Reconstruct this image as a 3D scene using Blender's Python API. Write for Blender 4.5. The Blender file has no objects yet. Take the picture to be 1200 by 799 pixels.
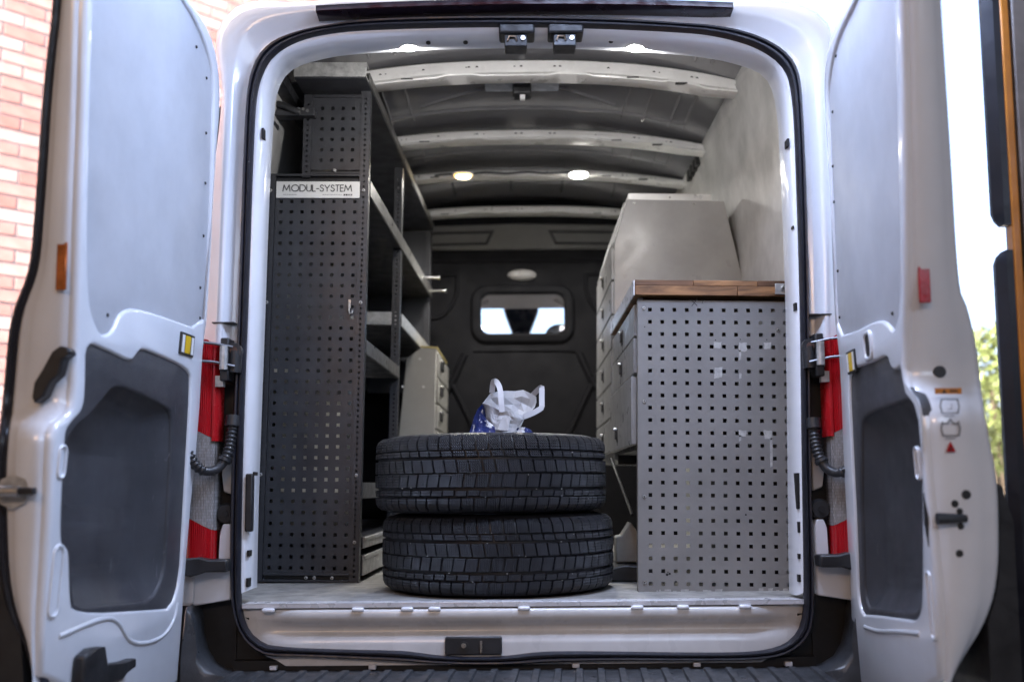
import bpy, bmesh, math, random
from math import sin, cos, pi, radians, sqrt, atan2
from mathutils import Vector, Matrix
from mathutils.geometry import tessellate_polygon

random.seed(7)
S = bpy.context.scene
COL = S.collection

# ---------------------------------------------------------------- camera
cam_d = bpy.data.cameras.new('camera'); cam = bpy.data.objects.new('camera', cam_d); COL.objects.link(cam)
P_, R_ = radians(5.5), radians(-0.45)
fwd = Vector((0, cos(P_), sin(P_))); rt = Vector((1, 0, 0)); upv = rt.cross(fwd)
rt2 = cos(R_) * rt + sin(R_) * upv; up2 = -sin(R_) * rt + cos(R_) * upv
mw = Matrix((rt2, up2, -fwd)).transposed().to_4x4(); mw.translation = (0, -2.75, 0.318)
cam.matrix_world = mw
cam_d.sensor_width = 36; cam_d.lens = 34.5; cam_d.shift_x = -0.01011; cam_d.shift_y = 0.0498
cam_d.clip_start = 0.05; cam_d.clip_end = 500
cam_d.dof.use_dof = True; cam_d.dof.focus_distance = 2.95; cam_d.dof.aperture_fstop = 1.8
S.camera = cam

# ---------------------------------------------------------------- sky, sun, added fill lights, exposure
SUN_EL, SUN_AZ = radians(46), radians(211)          # azimuth clockwise from +Y
W = bpy.data.worlds.new('World'); S.world = W; W.use_nodes = True
nt = W.node_tree
sky = nt.nodes.new('ShaderNodeTexSky'); sky.sky_type = 'NISHITA'; sky.sun_disc = False
sky.sun_elevation = SUN_EL; sky.sun_rotation = SUN_AZ; sky.dust_density = 8.0; sky.air_density = .6
bg = nt.nodes['Background']; bg.inputs['Strength'].default_value = 0.15
nt.links.new(sky.outputs['Color'], bg.inputs['Color'])
sd = bpy.data.lights.new('sun', 'SUN'); sd.energy = 2.0; sd.angle = radians(0.6); sd.color = (1, .95, .88)
sun = bpy.data.objects.new('sun', sd); COL.objects.link(sun)
sdir = Vector((sin(SUN_AZ) * cos(SUN_EL), cos(SUN_AZ) * cos(SUN_EL), sin(SUN_EL)))
sun.rotation_euler = sdir.to_track_quat('Z', 'Y').to_euler()

def area(name, loc, target, sx, sy, power, color):
    d = bpy.data.lights.new(name, 'AREA'); d.shape = 'RECTANGLE'; d.size = sx; d.size_y = sy
    d.energy = power; d.color = color
    o = bpy.data.objects.new(name, d); COL.objects.link(o); o.location = loc
    o.rotation_euler = (Vector(target) - Vector(loc)).to_track_quat('-Z', 'Y').to_euler()
    return o
area('added_top_fill', (-0.55, -.60, 2.08), (-0.42, .35, 0), 1.3, .4, 2.0, (.52, .66, 1))  # unseen cool fill over the doors, added to brighten the van's rear
area('added_top_fill', (0.65, -.60, 2.08), (0.42, .35, 0), 1.3, .4, 10.0, (.54, .67, 1))  # its stronger twin, added to lift the left door's inner face
area('added_back_fill', (1.5, -3.9, 2.1), (0, 0, .8), 2.4, 1.4, 6.0, (.66, .78, 1))  # unseen cool fill behind the camera, added for panels and tyres
area('added_back_fill', (-1.0, -4.4, 2.1), (-.9, -1.0, .3), 1.6, .8, 5.5, (1, .64, .40))  # unseen warm fill, added to turn the door edges tan

S.view_settings.view_transform = 'Standard'; S.view_settings.look = 'None'
S.view_settings.exposure = 3.0; S.view_settings.gamma = 1.0; S.view_settings.use_curve_mapping = False
S.render.engine = 'CYCLES'
S.cycles.use_denoising = True
S.cycles.max_bounces = 8

# ---- measured outlines, metres ----
SEAL_OUT = [(-0.807, 0.054), (-0.81, 0.253), (-0.807, 0.539), (-0.799, 0.782), (-0.796, 1.078), (-0.794, 1.229), (-0.79, 1.406), (-0.784, 1.481), (-0.774, 1.522), (-0.76, 1.56), (-0.738, 1.588), (-0.706, 1.614), (-0.635, 1.639), (-0.555, 1.654), (-0.47, 1.669), (-0.271, 1.677), (0.008, 1.677), (0.277, 1.668), (0.476, 1.651), (0.558, 1.645), (0.643, 1.629), (0.704, 1.606), (0.748, 1.581), (0.78, 1.553), (0.801, 1.514), (0.809, 1.478), (0.812, 1.427), (0.815, 1.216), (0.813, 0.966), (0.809, 0.769), (0.798, 0.347), (0.798, 0.147), (0.796, 0.007), (0.791, -0.051), (0.78, -0.092), (0.732, -0.138), (0.652, -0.158), (0.434, -0.158), (0.277, -0.155), (0.083, -0.158), (-0.034, -0.164), (-0.198, -0.163), (-0.409, -0.148), (-0.62, -0.137), (-0.702, -0.138), (-0.739, -0.117), (-0.771, -0.085), (-0.798, -0.025)]
SEAL_IN = [(-0.78, 0.054), (-0.782, 0.253), (-0.78, 0.539), (-0.775, 0.782), (-0.771, 1.078), (-0.769, 1.229), (-0.765, 1.406), (-0.759, 1.468), (-0.747, 1.509), (-0.728, 1.552), (-0.694, 1.585), (-0.657, 1.606), (-0.607, 1.624), (-0.54, 1.636), (-0.47, 1.643), (-0.271, 1.649), (0.008, 1.65), (0.277, 1.641), (0.476, 1.629), (0.55, 1.621), (0.625, 1.604), (0.686, 1.582), (0.725, 1.558), (0.752, 1.535), (0.773, 1.504), (0.782, 1.47), (0.789, 1.394), (0.79, 1.216), (0.789, 0.966), (0.787, 0.769), (0.777, 0.348), (0.774, 0.147), (0.77, 0.007), (0.766, -0.044), (0.752, -0.085), (0.716, -0.119), (0.652, -0.135), (0.512, -0.138), (0.2, -0.131), (0.043, -0.13), (-0.034, -0.141), (-0.128, -0.144), (-0.247, -0.139), (-0.325, -0.125), (-0.479, -0.122), (-0.69, -0.113), (-0.723, -0.101), (-0.759, -0.069), (-0.777, -0.015)]
JAMB_IN = [(-0.762, 0.039), (-0.762, 0.252), (-0.757, 0.541), (-0.752, 0.786), (-0.747, 1.086), (-0.743, 1.264), (-0.736, 1.418), (-0.732, 1.485), (-0.72, 1.526), (-0.696, 1.565), (-0.658, 1.586), (-0.581, 1.606), (-0.518, 1.616), (-0.274, 1.63), (0.008, 1.633), (0.279, 1.625), (0.48, 1.608), (0.585, 1.594), (0.66, 1.575), (0.712, 1.556), (0.747, 1.528), (0.76, 1.483), (0.769, 1.431), (0.774, 1.226), (0.775, 0.973), (0.774, 0.774), (0.764, 0.348), (0.759, 0.145), (0.757, 0.011)]
L_FREE = [(-0.891, 1.625), (-0.847, 1.306), (-0.815, 1.096), (-0.789, 0.881), (-0.754, 0.64), (-0.734, 0.502), (-0.745, 0.473), (-0.801, 0.444), (-0.801, 0.398), (-0.787, 0.292), (-0.775, 0.152), (-0.769, 0.071), (-0.744, -0.09)]
L_HINGE = [(-0.727, 1.66), (-0.534, 1.573), (-0.377, 1.548), (-0.276, 1.544), (-0.198, 1.515), (-0.147, 1.458), (-0.12, 1.372), (-0.119, 1.263), (-0.101, 1.003), (-0.092, 0.755), (-0.065, 0.462), (-0.074, 0.219), (-0.058, -0.102), (-0.05, -0.233)]
L_LINER = [(-0.853, 1.595), (-0.819, 1.321), (-0.795, 1.149), (-0.77, 0.976), (-0.739, 0.804), (-0.715, 0.718), (-0.693, 0.684), (-0.654, 0.652), (-0.617, 0.657), (-0.596, 0.672), (-0.579, 0.704), (-0.554, 0.722), (-0.511, 0.736), (-0.399, 0.743), (-0.096, 0.748), (-0.103, 0.883), (-0.123, 1.069), (-0.163, 1.319), (-0.178, 1.408), (-0.208, 1.455), (-0.264, 1.493), (-0.344, 1.52), (-0.415, 1.528), (-0.579, 1.568), (-0.718, 1.616)]
L_TRIM = [(-0.71, 0.628), (-0.616, 0.623), (-0.501, 0.611), (-0.482, 0.626), (-0.459, 0.647), (-0.412, 0.649), (-0.167, 0.635), (-0.147, 0.595), (-0.122, 0.304), (-0.095, 0.005), (-0.276, 0.021), (-0.65, 0.058), (-0.67, 0.104), (-0.691, 0.193), (-0.705, 0.204), (-0.727, 0.211), (-0.74, 0.291), (-0.753, 0.427), (-0.747, 0.444), (-0.726, 0.461), (-0.689, 0.487), (-0.695, 0.553)]
L_POCK = [(-0.731, 0.417), (-0.705, 0.446), (-0.646, 0.476), (-0.595, 0.519), (-0.554, 0.55), (-0.461, 0.547), (-0.277, 0.525), (-0.242, 0.51), (-0.226, 0.465), (-0.207, 0.282), (-0.185, 0.036), (-0.447, 0.058), (-0.626, 0.068), (-0.644, 0.101), (-0.677, 0.216), (-0.704, 0.226), (-0.719, 0.309)]
L_OUT = [(-0.955, 1.696), (-0.95, 1.336), (-0.967, 1.152), (-0.971, 0.992), (-0.976, 0.858), (-0.979, 0.792), (-0.988, 0.748), (-1.011, 0.692), (-1.019, 0.626), (-1.023, 0.522), (-1.029, 0.426), (-1.031, 0.343), (-1.025, 0.275), (-1.016, 0.153), (-0.994, 0.066), (-0.965, 0.014), (-0.936, -0.08)]
R_FREE = [(-0.958, 1.564), (-0.884, 1.274), (-0.838, 1.073), (-0.786, 0.868), (-0.713, 0.65), (-0.665, 0.533), (-0.761, 0.477), (-0.755, 0.368), (-0.754, 0.26), (-0.751, 0.09), (-0.737, 0.026), (-0.703, -0.112)]
R_HINGE = [(-1.067, 1.439), (-0.766, 1.448), (-0.565, 1.438), (-0.441, 1.458), (-0.344, 1.461), (-0.273, 1.425), (-0.229, 1.362), (-0.212, 1.24), (-0.192, 1.059), (-0.129, 0.735), (-0.141, 0.637), (-0.087, 0.387), (-0.059, 0.205), (-0.014, -0.077), (-0.005, -0.257)]
R_LINER = [(-0.907, 1.546), (-0.84, 1.297), (-0.797, 1.089), (-0.749, 0.878), (-0.712, 0.742), (-0.671, 0.667), (-0.635, 0.648), (-0.613, 0.659), (-0.58, 0.678), (-0.537, 0.689), (-0.461, 0.696), (-0.329, 0.697), (-0.14, 0.713), (-0.165, 0.857), (-0.21, 1.054), (-0.238, 1.23), (-0.251, 1.318), (-0.291, 1.371), (-0.361, 1.408), (-0.464, 1.425), (-0.566, 1.421), (-0.755, 1.416), (-0.856, 1.442)]
R_TRIM = [(-0.22, 0.605), (-0.288, 0.609), (-0.439, 0.603), (-0.574, 0.605), (-0.584, 0.573), (-0.621, 0.563), (-0.661, 0.57), (-0.654, 0.536), (-0.693, 0.513), (-0.749, 0.485), (-0.755, 0.432), (-0.715, 0.277), (-0.673, 0.128), (-0.632, 0.028), (-0.482, 0.014), (-0.255, -0.007), (-0.103, -0.026), (-0.146, 0.15), (-0.183, 0.384)]
R_POCK = [(-0.271, 0.458), (-0.294, 0.476), (-0.36, 0.488), (-0.53, 0.491), (-0.723, 0.494), (-0.731, 0.447), (-0.689, 0.277), (-0.647, 0.125), (-0.617, 0.047), (-0.452, 0.026), (-0.261, 0.011), (-0.147, -0.002), (-0.182, 0.152), (-0.213, 0.291)]
R_OUT = [(0.882, 1.687), (0.879, 1.326), (0.882, 1.159), (0.885, 1.004), (0.888, 0.718), (0.903, 0.7), (0.919, 0.603), (0.926, 0.456), (0.944, 0.345), (0.945, 0.26), (0.937, 0.119), (0.904, 0.031), (0.86, -0.031), (0.817, -0.096)]

# ---------------------------------------------------------------- materials
MATS = {}
def M(name, col, rough=.5, metal=0., var=.08, scale=9., bump=0., bscale=60., coat=0., spec=.5, rvar=.12, col2=None, detail=4):
    if name in MATS: return MATS[name]
    m = bpy.data.materials.new(name); m.use_nodes = True
    t = m.node_tree; b = t.nodes['Principled BSDF']; L = t.links.new
    tc = t.nodes.new('ShaderNodeTexCoord')
    n = t.nodes.new('ShaderNodeTexNoise'); n.inputs['Scale'].default_value = scale; n.inputs['Detail'].default_value = detail
    n.inputs['Roughness'].default_value = .62
    L(tc.outputs['Object'], n.inputs['Vector'])
    r = t.nodes.new('ShaderNodeValToRGB')
    c2 = col2 if col2 else tuple(c * (1 - var * 2) for c in col)
    c1 = col if col2 else tuple(min(1, c * (1 + var)) for c in col)
    r.color_ramp.elements[0].position = .36; r.color_ramp.elements[1].position = .64
    r.color_ramp.elements[0].color = (*c2, 1); r.color_ramp.elements[1].color = (*c1, 1)
    L(n.outputs['Fac'], r.inputs['Fac']); L(r.outputs['Color'], b.inputs['Base Color'])
    mr = t.nodes.new('ShaderNodeMapRange'); mr.inputs['From Min'].default_value = .3; mr.inputs['From Max'].default_value = .7
    mr.inputs['To Min'].default_value = max(.02, rough - rvar); mr.inputs['To Max'].default_value = min(1, rough + rvar)
    n2 = t.nodes.new('ShaderNodeTexNoise'); n2.inputs['Scale'].default_value = scale * 2.3; n2.inputs['Detail'].default_value = 5
    L(tc.outputs['Object'], n2.inputs['Vector']); L(n2.outputs['Fac'], mr.inputs['Value']); L(mr.outputs['Result'], b.inputs['Roughness'])
    b.inputs['Metallic'].default_value = metal; b.inputs['Coat Weight'].default_value = coat; b.inputs['Coat Roughness'].default_value = .08
    b.inputs['Specular IOR Level'].default_value = spec
    if bump:
        n3 = t.nodes.new('ShaderNodeTexNoise'); n3.inputs['Scale'].default_value = bscale; n3.inputs['Detail'].default_value = 4
        L(tc.outputs['Object'], n3.inputs['Vector'])
        bp = t.nodes.new('ShaderNodeBump'); bp.inputs['Strength'].default_value = bump; bp.inputs['Distance'].default_value = .004
        L(n3.outputs['Fac'], bp.inputs['Height']); L(bp.outputs['Normal'], b.inputs['Normal'])
    MATS[name] = m
    return m
def emis(name, col, strength):
    m = bpy.data.materials.new(name); m.use_nodes = True; b = m.node_tree.nodes['Principled BSDF']
    b.inputs['Base Color'].default_value = (.8, .8, .8, 1)
    b.inputs['Emission Color'].default_value = (*col, 1); b.inputs['Emission Strength'].default_value = strength
    MATS[name] = m; return m
def glassy(name, col, rough, alpha_mix=.0, trans=1., ior=1.45, bump=None):
    m = bpy.data.materials.new(name); m.use_nodes = True; t = m.node_tree; b = t.nodes['Principled BSDF']
    b.inputs['Base Color'].default_value = (*col, 1); b.inputs['Roughness'].default_value = rough
    b.inputs['Transmission Weight'].default_value = trans; b.inputs['IOR'].default_value = ior
    if bump:
        tc = t.nodes.new('ShaderNodeTexCoord'); w = t.nodes.new('ShaderNodeTexWave'); w.bands_direction = 'X'
        w.inputs['Scale'].default_value = bump; w.inputs['Distortion'].default_value = .6
        t.links.new(tc.outputs['Object'], w.inputs['Vector'])
        bp = t.nodes.new('ShaderNodeBump'); bp.inputs['Strength'].default_value = .6; bp.inputs['Distance'].default_value = .004
        t.links.new(w.outputs['Fac'], bp.inputs['Height']); t.links.new(bp.outputs['Normal'], b.inputs['Normal'])
    MATS[name] = m; return m

paint = M('white_paint', (.73, .755, .80), .2, var=.03, scale=3, coat=.6, bump=.02, bscale=14, rvar=.04)
paint_in = M('white_primer_paint', (.66, .66, .66), .34, var=.06, scale=5, coat=.2, bump=.05, bscale=20)
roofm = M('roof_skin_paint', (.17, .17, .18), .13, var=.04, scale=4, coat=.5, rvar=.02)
bowm = M('roof_bow_paint', (.76, .75, .73), .35, var=.05, scale=7)
liner = M('grey_door_liner', (.47, .485, .52), .5, var=.05, scale=4.5, rvar=.1, bump=.03, bscale=6, detail=9)
trim = M('black_door_trim', (.052, .054, .062), .45, var=.12, scale=5, bump=.45, bscale=420, rvar=.1)
rubber = M('black_rubber', (.013, .014, .022), .42, var=.1, scale=20, bump=.05)
blackp = M('black_plastic', (.022, .023, .026), .42, var=.15, scale=15, bump=.12, bscale=200)
bumperm = M('dark_bumper_plastic', (.05, .053, .058), .38, var=.2, scale=8, bump=.2, bscale=220)
voidm = M('void_black', (.008, .008, .009), .6, var=.1)  # black that paints in the shade of gaps and openings; dark parts share it
rackm = M('charcoal_powder_coat', (.032, .033, .038), .42, var=.1, scale=6, bump=.12, bscale=300)
rackl = M('grey_shelf_edge', (.15, .147, .14), .38, var=.08, scale=8, metal=.3)
alum = M('brushed_aluminium', (.66, .66, .68), .32, metal=.25, var=.05, scale=12)
zinc = M('zinc_steel', (.55, .55, .54), .34, metal=1, var=.1, scale=30)
galv = M('galvanised_steel', (.46, .46, .45), .45, metal=.45, var=.15, scale=35)
pegm = M('grey_pegboard_paint', (.212, .205, .196), .45, var=.06, scale=5, bump=.05, bscale=120)
drawm = M('grey_drawer_paint', (.29, .29, .288), .36, var=.06, scale=6)
beigem = M('beige_cabinet_paint', (.34, .33, .30), .45, var=.05, scale=5)
ply = M('grey_wall_board', (.48, .475, .46), .5, var=.15, scale=3.2, bump=.06, bscale=40)
floorm = M('load_floor', (.34, .33, .31), .5, var=.16, scale=14, bump=.1, bscale=90)
bulkm = M('bulkhead_plastic', (.007, .007, .0085), .65, var=.1, scale=6, bump=.15, bscale=150, spec=.12)
bulkg = M('bulkhead_trim', (.11, .108, .105), .5, var=.06, scale=6, spec=.3)
redl = glassy('red_lens', (.55, .010, .016), .08, trans=.25, bump=60)
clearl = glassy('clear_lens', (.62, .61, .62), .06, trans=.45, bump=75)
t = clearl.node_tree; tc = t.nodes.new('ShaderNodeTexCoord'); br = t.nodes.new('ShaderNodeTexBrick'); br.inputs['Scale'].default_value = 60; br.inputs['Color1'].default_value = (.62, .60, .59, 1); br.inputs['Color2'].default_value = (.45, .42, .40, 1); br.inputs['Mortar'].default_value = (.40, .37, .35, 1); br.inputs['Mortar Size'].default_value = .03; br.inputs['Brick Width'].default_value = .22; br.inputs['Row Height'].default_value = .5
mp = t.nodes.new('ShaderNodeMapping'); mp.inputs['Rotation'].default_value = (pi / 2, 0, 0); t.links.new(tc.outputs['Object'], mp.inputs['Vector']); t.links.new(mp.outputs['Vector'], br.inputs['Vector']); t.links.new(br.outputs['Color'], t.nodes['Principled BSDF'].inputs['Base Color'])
chrome = M('lamp_reflector', (.7, .7, .72), .15, metal=1, var=.02)
orangep = M('orange_strip', (.55, .20, .02), .4, var=.08, scale=10)
redp = M('red_reflector', (.42, .012, .02), .2, var=.1, scale=60)
amberp = M('amber_reflector', (.42, .13, .035), .16, var=.25, scale=25, metal=.35)
yellowp = M('yellow_label', (.75, .48, .01), .35, var=.08)
whitep = M('white_label', (.78, .78, .78), .4, var=.02)
inkm = M('black_print', (.02, .02, .02), .5, var=.02)
paperw = M('white_paper', (.46, .46, .47), .75, var=.03, bump=.1, bscale=30)
tan_edge = paint
gatem = M('gate_metal', (.17, .15, .14), .45, var=.2, scale=5)
glass = glassy('pane_glass', (.92, .95, .96), .02, trans=1., ior=1.2)

# pale scratches on the trim
t = trim.node_tree; b_ = t.nodes['Principled BSDF']; tc = t.nodes.new('ShaderNodeTexCoord'); mp = t.nodes.new('ShaderNodeMapping'); mp.inputs['Scale'].default_value = (1, 52, 11); mp.inputs['Rotation'].default_value = (.35, 0, 0)
nz = t.nodes.new('ShaderNodeTexNoise'); nz.inputs['Scale'].default_value = 2.2; nz.inputs['Detail'].default_value = 6; nz.inputs['Distortion'].default_value = .8
t.links.new(tc.outputs['Object'], mp.inputs['Vector']); t.links.new(mp.outputs['Vector'], nz.inputs['Vector'])
rp = t.nodes.new('ShaderNodeValToRGB'); rp.color_ramp.elements[0].position = .655; rp.color_ramp.elements[1].position = .72; rp.color_ramp.elements[1].color = (.55, .55, .55, 1); rp.color_ramp.elements[0].color = (0, 0, 0, 1)
t.links.new(nz.outputs['Fac'], rp.inputs['Fac'])
mxx = t.nodes.new('ShaderNodeMixRGB'); src_ = b_.inputs['Base Color'].links[0].from_socket; t.links.new(src_, mxx.inputs['Color1']); mxx.inputs['Color2'].default_value = (.16, .165, .18, 1)
t.links.new(rp.outputs['Color'], mxx.inputs['Fac']); t.links.new(mxx.outputs['Color'], b_.inputs['Base Color'])

# ---------------------------------------------------------------- mesh building
OFF = {}
def mesh_obj(name, me, parent=None, loc=(0, 0, 0)):
    o = bpy.data.objects.new(name, me); COL.objects.link(o)
    if parent is not None: o.parent = parent
    o.location = loc
    return o
class MB:
    def __init__(s): s.v = []; s.f = []; s.m = []; s.sm = []; s.mats = []
    def mi(s, m):
        if m not in s.mats: s.mats.append(m)
        return s.mats.index(m)
    def face(s, idx, m, smooth=False): s.f.append(idx); s.m.append(s.mi(m)); s.sm.append(smooth)
    def add(s, vs, fs, m, smooth=False):
        b = len(s.v); s.v += [tuple(v) for v in vs]
        for f in fs: s.face([b + i for i in f], m, smooth)
    def box(s, x0, x1, y0, y1, z0, z1, m):
        s.add([(x0,y0,z0),(x1,y0,z0),(x1,y1,z0),(x0,y1,z0),(x0,y0,z1),(x1,y0,z1),(x1,y1,z1),(x0,y1,z1)],
              [(0,3,2,1),(4,5,6,7),(0,1,5,4),(1,2,6,5),(2,3,7,6),(3,0,4,7)], m)
    def prism(s, poly, fn, d0, d1, m):
        """poly of (a,b); fn(a,b,d) -> point"""
        n = len(poly)
        vs = [fn(a, b, d0) for a, b in poly] + [fn(a, b, d1) for a, b in poly]
        fs = [(i, (i + 1) % n, n + (i + 1) % n, n + i) for i in range(n)]
        t = tessellate_polygon([[Vector((a, b, 0)) for a, b in poly]])
        fs += [tuple(q) for q in t] + [tuple(n + i for i in reversed(q)) for q in t]
        s.add(vs, fs, m)
    def loft(s, rings, m, closed=True, smooth=True, cap=False):
        n = len(rings[0]); vs = [p for r in rings for p in r]; fs = []
        for k in range(len(rings) - 1):
            for i in range(n if closed else n - 1):
                j = (i + 1) % n
                fs.append((k * n + i, k * n + j, (k + 1) * n + j, (k + 1) * n + i))
        if cap: fs += [tuple(reversed(range(n))), tuple((len(rings) - 1) * n + i for i in range(n))]
        s.add(vs, fs, m, smooth)
    def tube(s, pts, r, m, n=8, cap=True, rad=None):
        pts = [Vector(p) for p in pts]; rings = []; prev = None
        for i, p in enumerate(pts):
            a = pts[max(i - 1, 0)]; b = pts[min(i + 1, len(pts) - 1)]; d = (b - a).normalized()
            if prev is None:
                u = d.orthogonal().normalized()
            else:
                u = (prev - d * prev.dot(d)).normalized()
            prev = u; w = d.cross(u); rr = rad[i] if rad else r
            rings.append([p + (u * cos(2 * pi * k / n) + w * sin(2 * pi * k / n)) * rr for k in range(n)])
        s.loft(rings, m, True, True, cap)
    def disc(s, c, nrm, r, h, m, n=12, r2=None):
        nrm = Vector(nrm).normalized(); c = Vector(c); u = nrm.orthogonal().normalized(); w = nrm.cross(u)
        r2 = r if r2 is None else r2
        a = [c + (u * cos(2 * pi * k / n) + w * sin(2 * pi * k / n)) * r for k in range(n)]
        b = [c + nrm * h + (u * cos(2 * pi * k / n) + w * sin(2 * pi * k / n)) * r2 for k in range(n)]
        s.loft([a, b], m, True, True, True)
    def stroke(s, pts, w, fn, d0, d1, m):
        """flat line of width w along 2-D pts, as little quads with joins"""
        for (a, b) in zip(pts[:-1], pts[1:]):
            d = Vector((b[0] - a[0], b[1] - a[1]))
            if d.length < 1e-6: continue
            d.normalize(); nx, ny = -d.y * w / 2, d.x * w / 2; ex, ey = d.x * w * .35, d.y * w * .35
            q = [(a[0]-ex+nx, a[1]-ey+ny), (a[0]-ex-nx, a[1]-ey-ny), (b[0]+ex-nx, b[1]+ey-ny), (b[0]+ex+nx, b[1]+ey+ny)]
            vs = [fn(*p, d0) for p in q] + [fn(*p, d1) for p in q]
            s.add(vs, [(0,1,2,3),(4,7,6,5),(0,4,5,1),(1,5,6,2),(2,6,7,3),(3,7,4,0)], m)
    def build(s, name, parent=None, off=None, bevel=0., angle=35, seg=2, weld=True):
        if off is None: off = OFF.get(parent, (0, 0, 0))
        me = bpy.data.meshes.new(name)
        me.from_pydata([(v[0] - off[0], v[1] - off[1], v[2] - off[2]) for v in s.v], [], s.f)
        for m in s.mats: me.materials.append(m)
        me.polygons.foreach_set('material_index', s.m); me.polygons.foreach_set('use_smooth', [True] * len(s.f))
        bm = bmesh.new(); bm.from_mesh(me)
        if weld: bmesh.ops.remove_doubles(bm, verts=bm.verts, dist=1e-5)
        bmesh.ops.recalc_face_normals(bm, faces=bm.faces)
        bm.to_mesh(me); bm.free()
        me.set_sharp_from_angle(angle=radians(angle))
        o = mesh_obj(name, me, parent)
        if parent is not None: OFF[o] = off
        if bevel:
            b = o.modifiers.new('edge', 'BEVEL'); b.width = bevel; b.segments = seg; b.limit_method = 'ANGLE'; b.angle_limit = radians(40)
        return o
def root(name, loc, label, cat, group=None, rot=(0, 0, 0), local=False):
    o = bpy.data.objects.new(name, None); COL.objects.link(o); o.location = loc; o.rotation_euler = rot
    o.empty_display_size = .1
    o['label'] = label; o['category'] = cat
    if group: o['group'] = group
    OFF[o] = (0, 0, 0) if local else tuple(loc)
    return o
def dup(o, parent, loc, rot=None):
    c = o.copy(); COL.objects.link(c); c.parent = parent; c.location = loc
    if rot is not None: c.rotation_euler = rot
    OFF[c] = OFF.get(parent, (0, 0, 0))
    return c
def piece(name, mb, parent, locs, **k):
    """one small mesh built round its own origin, then repeated (shared data) at world points locs"""
    off = OFF[parent]; first = None
    for l in locs:
        p = Vector(l) - Vector(off)
        if first is None:
            first = mb.build(name, parent, off=(0, 0, 0), **k); first.location = p
        else: dup(first, parent, p)
    return first

def chaikin(p, it=2, closed=True):
    for _ in range(it):
        q = []; n = len(p)
        rng = range(n) if closed else range(n - 1)
        if not closed: q.append(p[0])
        for i in rng:
            a, b = p[i], p[(i + 1) % n]
            q.append(tuple(.75 * u + .25 * v for u, v in zip(a, b))); q.append(tuple(.25 * u + .75 * v for u, v in zip(a, b)))
        if not closed: q.append(p[-1])
        p = q
    return p
def signed(p): return sum(p[i][0] * p[(i+1) % len(p)][1] - p[(i+1) % len(p)][0] * p[i][1] for i in range(len(p))) / 2
def ccw(p): return list(p) if signed(p) > 0 else list(reversed(p))
def offset(p, d):
    """positive d moves a ccw loop inwards"""
    n = len(p); q = []
    for i in range(n):
        a, b, c = p[i-1], p[i], p[(i+1) % n]
        e1 = Vector((b[0]-a[0], b[1]-a[1])); e2 = Vector((c[0]-b[0], c[1]-b[1]))
        if e1.length < 1e-9 or e2.length < 1e-9: q.append(b); continue
        e1.normalize(); e2.normalize(); nn = Vector((-e1.y - e2.y, e1.x + e2.x))
        if nn.length < 1e-6: q.append(b); continue
        nn.normalize(); k = max(.5, nn.dot(Vector((-e1.y, e1.x))))
        q.append((b[0] + nn.x * d / k, b[1] + nn.y * d / k))
    return q
def plate(mb, outer, holes, fn, top, bot, bev, m, seg=3, hbev=None):
    loops = [ccw(outer)] + [list(reversed(ccw(h))) for h in holes]
    tops = []
    for li, lp in enumerate(loops):
        bv = bev if (li == 0 or hbev is None) else hbev
        rings = []
        for k in range(seg + 1):
            t = (pi / 2) * k / seg
            o = offset(lp, bv * (1 - sin(t))) if k < seg else lp
            rings.append([fn(a, b, top - bv * (1 - cos(t))) for a, b in o])
        rings.append([fn(a, b, bot) for a, b in lp])
        mb.loft(rings, m, True, True)
        tops.append(offset(lp, bv))
    tri = tessellate_polygon([[Vector((a, b, 0)) for a, b in l] for l in tops])
    flat = [p for l in tops for p in l]
    mb.add([fn(a, b, top) for a, b in flat], [tuple(t) for t in tri], m, True)
def resample(p, n, closed):
    q = list(p) + ([p[0]] if closed else []); L = [0]
    for a, b in zip(q[:-1], q[1:]): L.append(L[-1] + sqrt(sum((u - v) ** 2 for u, v in zip(a, b))))
    out = []; j = 0
    for i in range(n):
        t = L[-1] * i / (n if closed else n - 1)
        while j < len(L) - 2 and L[j + 1] < t: j += 1
        f = (t - L[j]) / max(1e-9, L[j + 1] - L[j]); f = min(max(f, 0), 1)
        out.append(tuple(u + (v - u) * f for u, v in zip(q[j], q[j + 1])))
    return out
def interp(tab, z):
    """tab: list of (value, z); linear, clamped"""
    t = sorted(tab, key=lambda q: q[1])
    if z <= t[0][1]: return t[0][0]
    for a, b in zip(t[:-1], t[1:]):
        if z <= b[1]: return a[0] + (b[0] - a[0]) * (z - a[1]) / max(1e-9, b[1] - a[1])
    return t[-1][0]
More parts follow.
